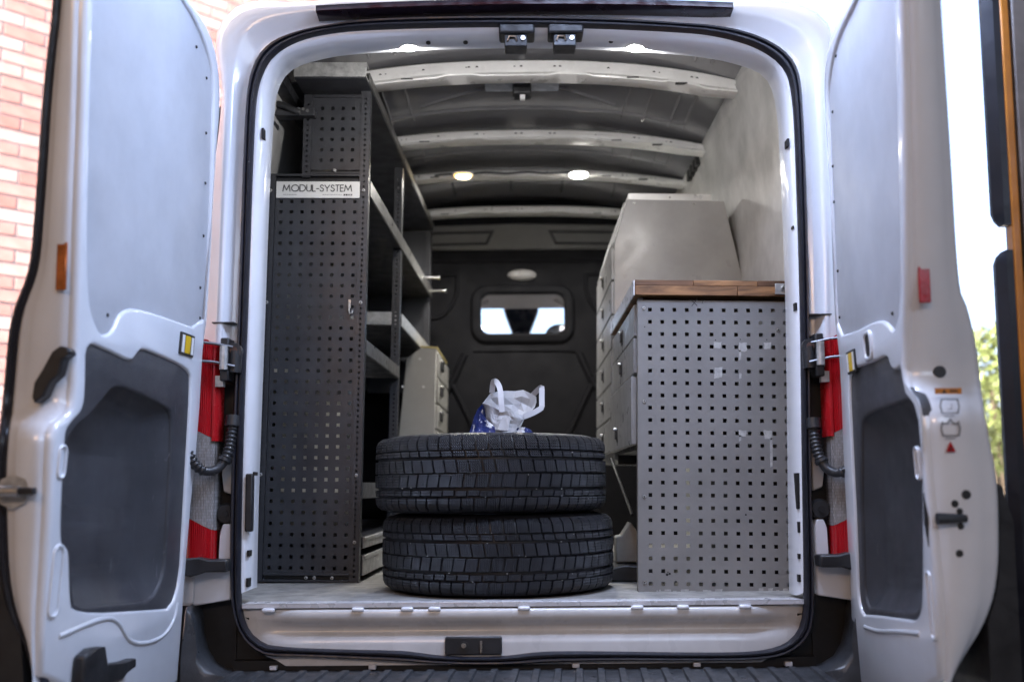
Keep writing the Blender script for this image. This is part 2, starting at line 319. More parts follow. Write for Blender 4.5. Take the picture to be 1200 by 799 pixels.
def pegboard(mb, x0, x1, z0, z1, hx, hz, h, fn, d0, d1, m):
    """sheet with real square holes centred on every hx x hz; fn(x,z,d)"""
    xs = [x0] + [v for c in hx for v in (c - h / 2, c + h / 2)] + [x1]
    zs = [z0] + [v for c in hz for v in (c - h / 2, c + h / 2)] + [z1]
    nx, nz = len(xs), len(zs); vs = []
    for d in (d0, d1):
        for z in zs:
            for x in xs: vs.append(fn(x, z, d))
    I = lambda i, j, k: k * nx * nz + j * nx + i
    fs = []
    for j in range(nz - 1):
        for i in range(nx - 1):
            if i % 2 == 1 and j % 2 == 1:
                fs += [(I(i,j,0), I(i+1,j,0), I(i+1,j,1), I(i,j,1)), (I(i+1,j,0), I(i+1,j+1,0), I(i+1,j+1,1), I(i+1,j,1)),
                       (I(i+1,j+1,0), I(i,j+1,0), I(i,j+1,1), I(i+1,j+1,1)), (I(i,j+1,0), I(i,j,0), I(i,j,1), I(i,j+1,1))]
            else:
                fs += [(I(i,j,0), I(i+1,j,0), I(i+1,j+1,0), I(i,j+1,0)), (I(i,j,1), I(i,j+1,1), I(i+1,j+1,1), I(i+1,j,1))]
    for i in range(nx - 1): fs += [(I(i,0,0), I(i,0,1), I(i+1,0,1), I(i+1,0,0)), (I(i,nz-1,0), I(i+1,nz-1,0), I(i+1,nz-1,1), I(i,nz-1,1))]
    for j in range(nz - 1): fs += [(I(0,j,0), I(0,j+1,0), I(0,j+1,1), I(0,j,1)), (I(nx-1,j,0), I(nx-1,j,1), I(nx-1,j+1,1), I(nx-1,j+1,0))]
    mb.add(vs, fs, m)
XZ = lambda y: (lambda a, b, d: (a, y + d, b))      # front-facing sheets: d along +Y
screw_mb = MB(); screw_mb.disc((0, 0, 0), (0, -1, 0), .006, .004, zinc, 10, .004); screw_mb.disc((0, -.0041, 0), (0, -1, 0), .0025, .0004, inkm, 6)
def screws(parent, pts, mb=None): return piece('screw', mb or screw_mb, parent, pts)

# ================================================================ setting
g = MB(); g.add([(-90, -90, -.62), (90, -90, -.62), (90, 90, -.62), (-90, 90, -.62)], [(0, 1, 2, 3)],
                M('concrete_yard', (.30, .29, .27), .8, var=.15, scale=.7, bump=.2, bscale=12))
o = g.build('ground'); o['kind'] = 'structure'
gw = M('unseen_garage_render', (.42, .36, .29), .8, var=.06, scale=1.5, bump=.1, bscale=30)  # garage shell out of view, added to keep daylight off the van's rear
gc = M('unseen_garage_ceiling', (.55, .54, .52), .8, var=.04, scale=1.5)
w = MB(); w.box(-4.2, 4.2, -7.2, -7.0, -.6, 2.3, gw); o = w.build('wall'); o['kind'] = 'structure'
w = MB(); w.box(-2.8, -2.6, -7.0, -.5, -.6, 2.3, gw); o = w.build('wall'); o['kind'] = 'structure'  # brought in close to throw tan light on the door edge
w = MB(); w.box(4.2, 4.4, -7.0, -.5, -.6, 2.3, gw); o = w.build('wall'); o['kind'] = 'structure'
w = MB(); w.box(-4.4, -1.75, -.5, -.28, -.6, 2.3, gw); w.box(1.32, 4.4, -.5, -.28, -.6, 2.3, gw); w.box(-1.75, 1.32, -.5, -.28, 1.9, 2.3, gw)
o = w.build('wall'); o['kind'] = 'structure'
w = MB(); w.box(-4.4, 4.4, -7.2, -.28, 2.303, 2.5, gc); o = w.build('ceiling'); o['kind'] = 'structure'

# ================================================================ the van
van = root('cargo_van', (0, 0, -.62), 'white cargo van seen from behind with both rear doors swung open', 'van')
seal_o = resample(chaikin(SEAL_OUT, 2), 260, True); 
def near_path(path, ref):
    """for every point of ref the matching point of path by arc share"""
    return resample(path, len(ref), True)
seal_i = resample(chaikin(SEAL_IN, 2), 260, True)
# pair by nearest so the section stays square to the run
pairs = []
for a in seal_o:
    b = min(seal_i, key=lambda q: (q[0] - a[0]) ** 2 + (q[1] - a[1]) ** 2); pairs.append((a, b))
prof = [(0, 0), (.02, -.022), (.2, -.03), (.36, -.029), (.45, -.018), (.52, -.018), (.6, -.027), (.8, -.028), (.97, -.02), (1, 0)]
mb = MB(); rings = []
for t, y in prof: rings.append([(a[0] + (b[0] - a[0]) * t, y, a[1] + (b[1] - a[1]) * t) for a, b in pairs])
mb.loft(rings, rubber, True, True); mb.build('door_seal', van, angle=50)

# jamb flange : inside of the opening, from the seal to the trimmed edge
nJ = 150
ji = resample(chaikin(JAMB_IN, 2, False), nJ, False)
# matching run of the seal's inner edge : left foot -> over the top -> right foot
ks = min(range(260), key=lambda i: (seal_i[i][0] + .78) ** 2 + (seal_i[i][1] - .04) ** 2)
run = [seal_i[(ks + k) % 260] for k in range(260)]
ke = max(i for i in range(40, 220) if run[i][0] > .7 and run[i][1] > .005)
js = resample(run[:ke + 1], nJ, False)
mb = MB(); rings = []
for t, y in [(-.6, .004), (0, -.004), (.35, -.001), (.75, .012), (1, .03), (1.02, .06), (.9, .10)]:
    rings.append([(a[0] + (b[0] - a[0]) * t, y, a[1] + (b[1] - a[1]) * t) for a, b in zip(js, ji)])
mb.loft(rings, paint, False, True)
jamb = mb.build('door_jamb', van, angle=60)
mb = MB()   # slots, studs and the two dark striker pockets in the jamb
for x, z, w_, h_ in [(.773, 1.30, .006, .022), (.779, .82, .006, .022), (.779, .50, .006, .012), (.770, .30, .012, .10), (.768, .20, .008, .03), (.766, .12, .008, .014), (.763, .06, .006, .02), (.779, 1.05, .004, .008),
                     (-.764, .14, .006, .016), (-.765, .06, .006, .024), (-.745, 1.34, .006, .03), (-.752, .36, .006, .01)]:
    mb.box(x - w_ / 2, x + w_ / 2, .0, .03, z - h_ / 2, z + h_ / 2, voidm)
for x in (-.27, -.16, .16, .27): mb.disc((x, .04, 1.627), (0, -.2, -1), .007, .004, voidm, 8)
mb.build('jamb_slot', jamb)['kind'] = 'stuff'
mb = MB(); mb.box(-.772, -.752, -.012, .012, .20, .36, blackp); mb.build('buffer', jamb, bevel=.004)

# rear frame : flat door recess, roll up to the ridge, outer corner, then the body side
def path_from(i_from, i_to): return [seal_o[i % 260] for i in range(i_from, i_to + 1)]
k0 = min(range(260), key=lambda i: (seal_o[i][0] + .80) ** 2 + (seal_o[i][1] - .64) ** 2 if seal_o[i][0] < 0 else 9)
run = [seal_o[(k0 + k) % 260] for k in range(260)]
k1 = max(i for i in range(30, 230) if run[i][0] > .7 and run[i][1] > .64)
fr = resample(chaikin(run[:k1 + 1], 1, False), 150, False)
nrm = []
for i in range(150):
    a = fr[max(i - 2, 0)]; b = fr[min(i + 2, 149)]; d = Vector((b[0] - a[0], b[1] - a[1])).normalized(); nrm.append((-d.y, d.x))
mb = MB(); rings = []
for s_, y in [(-.004, .003), (0, .004), (.004, .0), (.018, -.002), (.024, -.006), (.036, -.028), (.042, -.033), (.05, -.034), (.058, -.030), (.066, -.018), (.072, .0), (.078, .05), (.086, .3)]:
    ring = []
    for i, (a, n) in enumerate(zip(fr, nrm)):
        top = max(0, min(1, (a[1] - 1.52) / .1)); k = s_ if s_ < .02 else .02 + (s_ - .02) * (1 + 1.9 * min(1, 2 * abs(n[0] * n[1])) ** 1.5)
        yy = y + (.02 * max(0, a[1] - .9) if s_ > 0 else 0)
        zq_ = a[1] + n[1] * k; bul = 0 if s_ < .07 else .085 * max(0, min(1, (1.5 - zq_) / .45)) * (.35 if s_ < .075 else .7 if s_ < .08 else 1)
        ring.append((a[0] + n[0] * k + (bul if a[0] > 0 else -bul), yy, zq_))
    rings.append(ring)
last = rings[-1]
def rise(p, h, k, y):
    t = max(0, min(1, (p[2] - 1.45) / .25)); t = t * t * (3 - 2 * t); return (p[0] * k, y, p[2] + h * t)
rings.append([rise(p, .15, 1.01, .38) for p in last]); rings.append([rise(p, .23, 1.03, .6) for p in last]); rings.append([rise(p, .24, 1.07, 2.7) for p in last])
mb.loft(rings, paint, False, True); frame = mb.build('rear_frame', van, angle=50)
# body sides below the waist, and roof skin outside
mb = MB()
for s_ in (-1, 1):
    mb.box(min(s_ * .945, s_ * 1.0), max(s_ * .945, s_ * 1.0), .06, 4.9, -.25, .78, paint)
mb.box(-.95, .95, 2.7, 3.5, 1.86, 1.93, paint)
mb.box(-1.0, -.93, 2.7, 3.5, .78, 1.86, paint); mb.box(.93, 1.0, 2.7, 3.5, .78, 1.86, paint)
mb.box(-1.0, 1.0, 4.3, 4.95, -.25, .62, paint)
mb.build('body_side', van, bevel=.03)
# seams across the pillars, welded drip notches
for s_, zz in ((1, .79), (-1, .78)):
    mb = MB(); mb.box(min(s_ * .806, s_ * .868), max(s_ * .806, s_ * .868), -.0355, -.0, zz, zz + .003, inkm); mb.build('panel_gap', frame)

# third brake light : a dark strip in the header
mb = MB(); rings = []
for k in range(41):
    x = -.585 + 1.2 * k / 40; zc = 1.704 - .016 * ((x - .01) / .6) ** 2
    rings.append([(x, -.05, zc - .008), (x, -.05, zc + .009), (x, .0, zc + .014), (x, .0, zc - .015)])
mb.loft(rings, M('dark_brake_lens', (.022, .014, .022), .18, var=.1), True, False, True); bl = mb.build('brake_light', van, angle=30)
mb = MB(); rings = []
for k in range(41):
    x = -.58 + 1.19 * k / 40; zc = 1.704 - .016 * ((x - .01) / .6) ** 2
    rings.append([(x, -.056, zc - .009), (x, -.056, zc - .002), (x, -.05, zc - .001), (x, -.05, zc - .010)])
mb.loft(rings, M('dark_red_lens', (.04, .012, .016), .15, var=.1), True, False, True); mb.build('lens', bl)

# latch boxes on the header
def latch(x):
    mb = MB(); zt = 1.655
    mb.box(x - .052, x + .052, -.022, .05, zt - .030, zt, blackp); a = mb.build('latch_box', van, bevel=.006)
    mb = MB(); mb.box(x - .036, x + .03, -.012, .045, zt - .066, zt - .0301, blackp); mb.build('latch_case', a, bevel=.003)
    mb = MB(); mb.tube([(x - .026, -.014, zt - .05), (x - .022, -.018, zt - .039), (x - .004, -.018, zt - .039), (x, -.014, zt - .05)], .0035, zinc, 6)
    mb.disc((x + .018, -.0125, zt - .043), (0, -1, 0), .007, .004, zinc, 8); mb.build('catch', a)
latch(-.008); latch(.134)

# sill panel under the load floor
mb = MB(); N = 60
def sill_end(x):  # how far the moulding has faded out at the corners
    e = min(1, max(0, (min(x + .765, .762 - x)) / .16)); return e * e * (3 - 2 * e)
rows = [(-.004, -.012), (-.016, -.014), (-.020, -.022), (-.020, -.036), (-.012, -.050), (.012, -.062), (.014, -.078), (-.002, -.088), (-.006, -.11), (-.006, -.165)]
rings = []
for k in range(N + 1):
    x = -.785 + 1.565 * k / N; e = sill_end(x); ring = []
    for j, (y, z) in enumerate(rows):
        yy = y * e + (.004 + .004 * j / 9) * (1 - e); zz = z; ax = abs(x + .003)
        if ax > .655: zz = max(zz, -.152 + .118 - sqrt(max(0, .118 ** 2 - (min(ax, .773) - .655) ** 2)))
        if j in (4, 5, 6, 7): zz += .008 * (1 - e)
        ring.append((x, yy, zz))
    rings.append(ring)
mb.loft(rings, M('sill_paint', (.60, .59, .58), .3, var=.06, scale=5, coat=.4, bump=.05, bscale=18), False, True); sill = mb.build('sill_panel', van, angle=70)
mb = MB(); mb.box(-.774, .768, -.016, .055, -.009, .0025, alum); mb.box(-.774, .768, -.0165, -.0162 + .004, .0025, .005, alum)
mb.build('sill_strip', sill, bevel=.002)
t_ = MB(); t_.box(-.017, .017, -.006, .012, -.006, .006, paint)
piece('tab', t_, sill, [(x, -.020, -.0135) for x in (-.70, -.455, -.32, -.245, .0, .31, .435, .605)], bevel=.0045)
mb = MB(); mb.box(-.217, -.061, -.016, -.004, -.138, -.089, blackp); lk = mb.build('lock_plate', sill, bevel=.004)
mb = MB(); mb.disc((-.165, -.017, -.115), (0, -1, 0), .014, .003, inkm, 12); mb.disc((-.165, -.021, -.111), (0, -1, 0), .007, .005, zinc, 10); mb.build('striker', sill)
mb = MB(); mb.box(-.121, -.115, -.022, -.017, -.132, -.100, zinc); mb.build('striker', sill)

# black lower apron and step bumper
mb = MB(); mb.box(-.80, .80, .035, .055, -.30, -.02, voidm); mb.box(-.80, .80, .0, .0345, -.30, -.152, voidm); mb.build('apron', van)
bumper = MB()
step = [(.0, -.178), (-.06, -.178), (-.36, -.182), (-.385, -.19), (-.395, -.21), (-.395, -.42), (-.0, -.42)]
bumper.prism([(y, z) for y, z in step], lambda y, z, d: (d, y, z), -.80, .80, bumperm)
bp = bumper.build('bumper', van, bevel=.006)
rb = MB(); rb.add([(-.013, -.365, 0), (.013, -.365, 0), (.030, -.03, 0), (.008, -.03, 0), (-.009, -.36, .008), (.009, -.36, .008), (.027, -.035, .008), (.011, -.035, .008)],
       [(0,1,5,4),(1,2,6,5),(2,3,7,6),(3,0,4,7),(4,5,6,7)], bumperm)
piece('step_rib', rb, bp, [(-.79 + .0575 * k, 0, -.1795) for k in range(28)])
cl = MB(); cl.box(-.010, .010, -.012, .006, -.006, .006, alum)
piece('clip', cl, bp, [(-.685, -.008, -.168), (-.415, -.008, -.168), (.14, -.008, -.168), (.47, -.008, -.168), (.72, -.008, -.168)], bevel=.002)
for s_ in (-1, 1):
    mb = MB(); rings = []
    base = [(.918, -.42), (.918, -.10), (.916, -.02), (.914, .002), (.910, .004), (.902, -.002), (.893, -.03), (.888, -.08), (.878, -.12), (.856, -.155), (.82, -.176), (.775, -.184), (.775, -.42)]
    for y in (.14, -.04, -.055, -.066, -.072, -.074):
        sh = {.14: 0, -.04: 0, -.055: .002, -.066: .007, -.072: .016, -.074: .03}[y]
        rings.append([(s_ * (x - (sh if z > -.1 else 0) * .4), y, z - (sh if z > -.17 else 0)) for x, z in base])
    mb.loft(rings, bumperm, True, True, True); mb.build('bumper_corner', van, angle=40)
    # dark well between opening and lamp, body colour lower pillar, brackets
    x0, x1 = sorted((s_ * .80, s_ * .99))
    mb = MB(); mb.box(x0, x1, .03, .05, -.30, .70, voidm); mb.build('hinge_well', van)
    mb = MB()
    mb.prism([(s_ * a, b) for a, b in [(.806, .015), (.806, .205), (.812, .222), (.832, .222), (.84, .20), (.842, .12), (.90, .115), (.96, .115), (.96, -.0), (.90, -.0)]], lambda a, b, d: (a, d, b), -.012, .03, paint)
    a_, b_ = sorted((s_ * .905, s_ * .935)); mb.box(a_, b_, -.022, -.012, .005, .11, paint)
    pil = mb.build('lower_pillar', van, bevel=.004)
    mb = MB(); pts = [(s_ * .808, .47), (s_ * .808, .30), (s_ * .835, .31), (s_ * .842, .36), (s_ * .83, .44)]
    mb.prism(pts, lambda a, b, d: (a, d, b), .0, .028, M('primer_grey', (.45, .44, .43), .5, var=.06)); mb.build('pillar_patch', van, bevel=.004)
    mb = MB()
    mb.prism([(s_ * a, b) for a, b in [(.80, .095), (.80, .128), (.85, .128), (.875, .135), (.96, .128), (.96, .10), (.90, .082), (.86, .095)]], lambda a, b, d: (a, d, b), -.075, -.016, blackp)
    mb.build('lamp_bracket', van, bevel=.005)
    mb = MB(); mb.disc((s_ * .825, -.0, .25), (0, -1, 0), .03, .014, blackp, 14, .024); mb.disc((s_ * .825, -.0145, .25), (0, -1, 0), .009, .004, voidm, 10); mb.build('cable_grommet', van)

# tail lamps
for s_ in (-1, 1):
    tl = root('tail', (0, 0, 0), '', '') if False else None
    def sec(z):   # horizontal section of the lamp, wraps round the body corner
        sh = .012 * max(0, (z - .45)) + (.02 if z < .16 else 0) * 0
        pts = [(.850, .03), (.850, -.028), (.856, -.040), (.875, -.050), (.91, -.052), (.955, -.044), (.985, -.026), (1.003, .0), (1.01, .05), (1.005, .12), (.98, .12)]
        return [(s_ * (x - sh), y, z) for x, y in pts]
    mb = MB(); zs = [.105 + .625 * k / 24 for k in range(25)]
    cut1 = lambda x: .205 + (abs(x) - .85) * .55; cut2 = lambda x: .455 - (abs(x) - .85) * -.5
    def band(fa, fb, m, name, parent=None):
        mb = MB(); rings = []
        for k in range(9):
            rings.append([(p[0], p[1], fa(p[0]) + (fb(p[0]) - fa(p[0])) * k / 8) for p in sec(.4)])
        mb.loft(rings, m, True, True, True); return mb.build(name, parent, angle=60)
    lamp_b = band(lambda x: .105, lambda x: .12 + (abs(x) - .85) * .0, blackp, 'tail_light', van)
    band(lambda x: .1205, lambda x: cut1(x) - .001, redl, 'red_lens', lamp_b)
    band(lambda x: cut1(x), lambda x: cut2(x) - .001, clearl, 'clear_lens', lamp_b)
    band(lambda x: cut2(x), lambda x: .715 + .02 * min(1, (abs(x) - .85) / .03), redl, 'red_lens', lamp_b)
    mb = MB()
    mb.loft([[(s_ * x, y, z) for x, y in [(.862, .02), (.862, -.026), (.90, -.036), (.95, -.03), (.985, .0), (.985, .05)]] for z in (.125, .3, .5, .7)], chrome, False, True)
    mb.build('reflector', lamp_b)
    mb = MB(); mb.loft([[(s_ * x, y, z) for x, y in [(.845, .02), (.845, -.036), (.852, -.046), (.858, -.046), (.858, .02)]] for z in (.45, .6, .71, .722)], M('lamp_rim', (.45, .012, .016), .25, var=.05), True, True, True)
    mb.build('lens_rim', lamp_b)

    # hinge with its check arms
    h = MB(); a_, b_ = sorted((s_ * .812, s_ * .836)); h.box(a_, b_, -.058, .0, .615, .735, blackp); hg = h.build('door_hinge', van, bevel=.004)
    h = MB()
    h.tube([(s_ * .895, -.085, .72), (s_ * .85, -.072, .717), (s_ * .80, -.06, .708)], .0038, M('dark_zinc', (.20, .20, .21), .35, metal=.8), 8); h.tube([(s_ * .895, -.085, .668), (s_ * .85, -.072, .666), (s_ * .795, -.055, .655)], .0038, M('dark_zinc', (.20, .20, .21), .35), 8)
    h.build('check_arm', hg)
    h = MB(); h.tube([(s_ * .823, -.066, .645), (s_ * .823, -.066, .71)], .011, galv, 10); h.box(*sorted((s_ * .828, s_ * .85)), -.05, -.03, .60, .63, galv); h.build('hinge_barrel', hg)
    h = MB(); h.tube([(s_ * .802, -.035, .64), (s_ * .8, -.035, .70)], .019, blackp, 12); h.disc((s_ * .801, -.03, .70), (0, -1, 0), .022, .018, blackp, 14); h.disc((s_ * .801, -.0485, .70), (0, -1, 0), .011, .003, M('rust_brown', (.10, .05, .035), .6), 10); h.build('arm_bush', hg)

    # corrugated door cable
    if s_ < 0: P = [(-.806, -.02, .52), (-.808, -.03, .46), (-.812, -.045, .41), (-.83, -.06, .372), (-.862, -.085, .362), (-.892, -.10, .39), (-.916, -.11, .45), (-.935, -.115, .50)]
    else: P = [(.808, -.02, .50), (.809, -.03, .44), (.814, -.045, .39), (.835, -.06, .352), (.865, -.085, .346), (.888, -.10, .375), (.902, -.11, .43), (.91, -.115, .48)]
    P = resample(chaikin(P, 3, False), 121, False); mb = MB()
    mb.tube(P, .014, blackp, 10, True, [(.0155 if k % 4 in (0, 1) else .0122) if not 44 < k < 66 else .0125 for k in range(121)]); hs = mb.build('cable_conduit', van, angle=80)
    mb = MB(); mb.tube([P[0], P[5], P[10]], .021, blackp, 12); mb.build('conduit_collar', hs)
    mb = MB(); mb.tube([P[42], P[45]], .0185, blackp, 12); mb.build('conduit_collar', hs)

# ---------------------------------------------------------------- inside
def roof_z(x, y): return 1.925 - .11 * abs(x / .82) ** 2.3 - (.25 * max(0, 1 - (y - .06) / .5)) * (1 - .3 * abs(x / .8))
mb = MB(); rings = []
for j in range(34):
    y = .06 + 2.60 * j / 33
    rings.append([(x, y, roof_z(x, y)) for x in [-.82 + 1.64 * i / 40 for i in range(41)]])
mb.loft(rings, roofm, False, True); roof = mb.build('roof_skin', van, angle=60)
def rib(x0, y0, x1, y1, w=.006, h=.008):
    mb = MB(); rings = []
    for k in range(9):
        t = k / 8; x = x0 + (x1 - x0) * t; y = y0 + (y1 - y0) * t; z = roof_z(x, y) + .001
        dx, dy = (1, 0) if abs(y1 - y0) > abs(x1 - x0) else (0, 1)
        rings.append([(x - dx * w, y - dy * w, z), (x - dx * w * .5, y - dy * w * .5, z - h), (x + dx * w * .5, y + dy * w * .5, z - h), (x + dx * w, y + dy * w, z)])
    mb.loft(rings, roofm, False, True); return mb
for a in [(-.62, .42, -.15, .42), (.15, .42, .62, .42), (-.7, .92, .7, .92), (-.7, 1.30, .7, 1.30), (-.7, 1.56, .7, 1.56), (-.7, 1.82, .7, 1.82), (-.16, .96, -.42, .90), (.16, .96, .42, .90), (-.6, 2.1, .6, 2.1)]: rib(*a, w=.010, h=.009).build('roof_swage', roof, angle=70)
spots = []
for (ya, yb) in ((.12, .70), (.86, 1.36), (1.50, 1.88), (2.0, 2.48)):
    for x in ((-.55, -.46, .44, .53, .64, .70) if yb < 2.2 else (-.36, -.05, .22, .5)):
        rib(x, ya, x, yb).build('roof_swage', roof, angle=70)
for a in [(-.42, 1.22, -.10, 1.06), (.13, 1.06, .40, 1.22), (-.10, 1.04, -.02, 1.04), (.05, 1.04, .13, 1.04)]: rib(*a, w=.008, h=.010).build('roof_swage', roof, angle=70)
mb = MB(); mb.box(-.14, .155, .955, 1.075, 1.902, 1.912, M('bracket_grey', (.42, .45, .50), .25)); mb.build('aerial_plate', roof, bevel=.004)
mb = MB(); mb.box(-.03, .045, .98, 1.05, 1.855, 1.9015, blackp); mb.build('aerial_base', roof, bevel=.008)
mb = MB(); mb.box(.0, .02, .985, 1.0, 1.835, 1.854, whitep); mb.build('aerial_clip', roof)
def bow(y, zt, zb, half, drop):
    mb = MB(); rings = []; N = 48
    for k in range(N + 1):
        x = -half + 2 * half * k / N; u = abs(x / half); dz = -drop * u ** 2.4
        h = zt - zb; nz = .007 if (k // 4) % 3 == 1 else 0
        e = 1 - .25 * max(0, (u - .85) / .15)
        rings.append([(x, y + .05, zt + dz + .005), (x, y + .012, zt + dz + .004), (x, y, zt + dz - .004), (x, y - .003, zt + dz - h * .5), (x, y, zt + dz - h * .72 * e), (x, y - .012, zt + dz - h * .92 * e + nz), (x, y - .010, zt + dz - h * e + nz), (x, y + .06, zt + dz - h * e), (x, y + .09, zt + dz - h * .6)])
    mb.loft(rings, bowm, False, True, False); b = mb.build('roof_bow', van, angle=45)
    mb = MB()
    for x in [-.66, -.52, -.5, -.36, -.2, -.19, -.16, -.02, .005, .13, .15, .33, .5, .52, .64, .66]:
        if abs(x) < half - .05:
            mb.disc((x, y + .001, zt - (zt - zb) * .42 - drop * abs(x / half) ** 2.4), (0, -1, 0), .0055 if random.random() < .5 else .0035, .0035, inkm, 8)
    for x in (-.6, -.42, .42, .6):
        if abs(x) < half - .05:
            zc = zb - drop * abs(x / half) ** 2.4; mb.box(x - .022, x + .022, y - .0125, y - .0, zc + .004, zc + .009, inkm)
    mb.build('bow_hole', b)['kind'] = 'stuff'
    mb = MB()
    for s_ in (-1, 1):
        xx = s_ * half; mb.prism([(xx - s_ * .02, zb - drop + .06), (xx + s_ * .02, zb - drop + .06), (xx + s_ * .02, zb - drop - .05), (xx + s_ * .004, zb - drop - .05)], lambda a, b, d: (a, d, b), y - .014, y + .05, bowm)
    mb.build('bow_foot', b, bevel=.004)
bow(.78, 1.904, 1.838, .83, .088); bow(1.43, 1.878, 1.831, .83, .078); bow(1.94, 1.864, 1.832, .82, .062); bow(2.54, 1.858, 1.815, .82, .055)
# cable running along the third bow
mb = MB(); mb.tube([(-.42 + .7 * k / 20, 1.925, 1.845 + .004 * sin(k * 1.1) - .06 * abs((-.42 + .7 * k / 20) / .82) ** 2.4) for k in range(21)], .005, blackp, 6); mb.build('roof_cable', van)

lampm = emis('lamp_glow', (1, .95, .86), 9)
lampw = emis('warm_lamp_glow', (1, .82, .55), 9)
lamprim = emis('amber_lamp_glow', (1, .50, .07), .32)
def ceiling_light(x, y, z, mt, power, col, r=.034, aim=None):
    mb = MB(); mb.disc((x, y, z), (0, 0, -1), r + .008, .006, whitep, 24, r + .004); a = mb.build('ceiling_light', van)
    mb = MB(); mb.disc((x, y, z - .0062), (0, 0, -1), r * .78, .009, mt, 24, r * .6)
    rg = [[(x + q * r * cos(t_), y + q * r * sin(t_), z - dz) for t_ in [2 * pi * i / 24 for i in range(24)]] for q, dz in ((1.0, .0062), (.95, .011), (.79, .0135))]
    mb.loft(rg, lamprim if mt is lampw else mt, True, True); mb.build('lens', a)
    d = bpy.data.lights.new('lamp_beam', 'AREA'); d.shape = 'DISK'; d.size = r * 2; d.spread = radians(150) if aim is None else radians(180); d.energy = power; d.color = col
    o = bpy.data.objects.new('lamp_beam', d); COL.objects.link(o); o.location = (x, y, z - .022)
    if aim: o.rotation_euler = (Vector(aim) - o.location).to_track_quat('-Z', 'Y').to_euler()
ceiling_light(-.335, .075, 1.640, lampm, .7, (1, .97, .95), .032, (-.25, 2.0, .9)); ceiling_light(.352, .075, 1.632, lampm, .7, (1, .97, .95), .032, (.28, 2.0, .9))
ceiling_light(-.281, 1.915, 1.835, lampw, 1.5, (1, .97, .93), .045); ceiling_light(.283, 1.915, 1.835, lampm, 1.5, (1, .98, .95), .045)

# floor, side walls
mb = MB(); mb.box(-.92, .92, .056, 2.72, -.03, 0, floorm); mb.build('load_floor', van)
for s_ in (-1, 1):
    mb = MB()
    sec = [(.865, -.01), (.865, .3), (.875, .95), (.862, 1.3), (.835, 1.6), (.818, 1.74), (.80, 1.80)] if s_ > 0 else [(.935, -.01), (.935, .3), (.93, 1.2), (.915, 1.4), (.865, 1.6), (.83, 1.74), (.80, 1.80)]
    rings = [[(s_ * x, y, min(z, 1.50 if y < .1 else 1.70 if y < .3 else 2)) for x, z in sec] for y in (.07, .28, .7, 1.4, 2.1, 2.68)]
    mb.loft(rings, ply, False, True); wl = mb.build('side_wall', van, angle=80)
    # grey upper side rail under the roof
    mb = MB(); rings = [[(s_ * .838, y, 1.735), (s_ * .822, y, 1.735), (s_ * .812, y, 1.75), (s_ * .806, y, 1.78), (s_ * .80, y, 1.83)] for y in (.42, 2.66)]
    mb.loft(rings, ply, False, False); mb.build('roof_rail', van)
    mb = MB(); [mb.box(*sorted((s_ * .79, s_ * .812)), y, y + .045, 1.755, 1.80, inkm) for y in (1.55, 1.62, 1.69, 1.76)]; mb.build('rail_slot', van)['kind'] = 'stuff'
# dark horizontal rail on the left wall, behind the rack
mb = MB()
mb.prism([(.40, 1.685), (2.0, 1.685), (2.0, 1.735), (.40, 1.735)], lambda a, b, d: (-.80 if d else -.845, a, b), 0, 1, blackp); mb.build('wall_rail', van)

# bulkhead with its window
bk = MB(); YB = 2.66
def rrect(cx, cz, hw, hh, r, n=6):
    p = []
    for (sx, sz, a0) in ((1, 1, 0), (-1, 1, 90), (-1, -1, 180), (1, -1, 270)):
        for k in range(n + 1):
            a = radians(a0 + 90 * k / n); p.append((cx + sx * (hw - r) + r * cos(a), cz + sz * (hh - r) + r * sin(a)))
    return p
FB = lambda a, b, d: (a, YB - d, b)
plate(bk, [(-.90, -.02), (.90, -.02), (.90, 1.99), (-.90, 1.99)], [rrect(.005, 1.277, .232, .112, .05)], FB, .0, -.03, .004, bulkm)
bulk = bk.build('bulkhead', van, angle=50)
mb = MB(); plate(mb, rrect(.005, 1.275, .29, .165, .09), [rrect(.005, 1.277, .232, .112, .05)], FB, .022, .0, .018, bulkm, hbev=.012); mb.build('window_frame', bulk, angle=60)
mb = MB(); mb.prism(rrect(.005, 1.277, .233, .113, .05), FB, -.012, -.018, glass); mb.build('window_pane', bulk)
mb = MB(); mb.prism([(-.86, 1.635), (.86, 1.635), (.86, 1.735), (.5, 1.775), (0, 1.787), (-.5, 1.775), (-.86, 1.735)], FB, .001, .03, bulkg); hd = mb.build('header_trim', bulk, bevel=.012)
for s_ in (-1, 1):
    mb = MB(); sh = [(s_ * .15, 1.742), (s_ * .19, 1.662), (s_ * .60, 1.655), (s_ * .66, 1.70), (s_ * .60, 1.735)]
    plate(mb, sh, [offset(ccw(sh), .015)], FB, .040, .03, .003, voidm); mb.build('trim_moulding', bulk)
mb = MB(); rings = []
for k in range(7):
    t = pi / 2 * k / 6; rings.append([(.003 + .082 * cos(t) * cos(a), YB - .004 - .03 * sin(t), 1.495 + .033 * cos(t) * sin(a)) for a in [2 * pi * i / 24 for i in range(24)]])
mb.loft(rings, M('dome_lamp', (.30, .29, .28), .35, var=.02), True, True, True); mb.build('dome_lamp', bulk)
def mould(pts, r=.012):
    mb = MB(); mb.tube([FB(a, b, .0) for a, b in chaikin(pts, 2, False)], r, bulkm, 8); mb.build('moulding', bulk, angle=80)
for s_ in (-1, 1):
    mould([(s_ * .36, 1.50), (s_ * .70, 1.50), (s_ * .72, 1.36), (s_ * .48, 1.22), (s_ * .36, 1.36), (s_ * .36, 1.50)])
    mould([(s_ * .32, 1.05), (s_ * .40, .86), (s_ * .66, .50), (s_ * .70, .1)], .02)
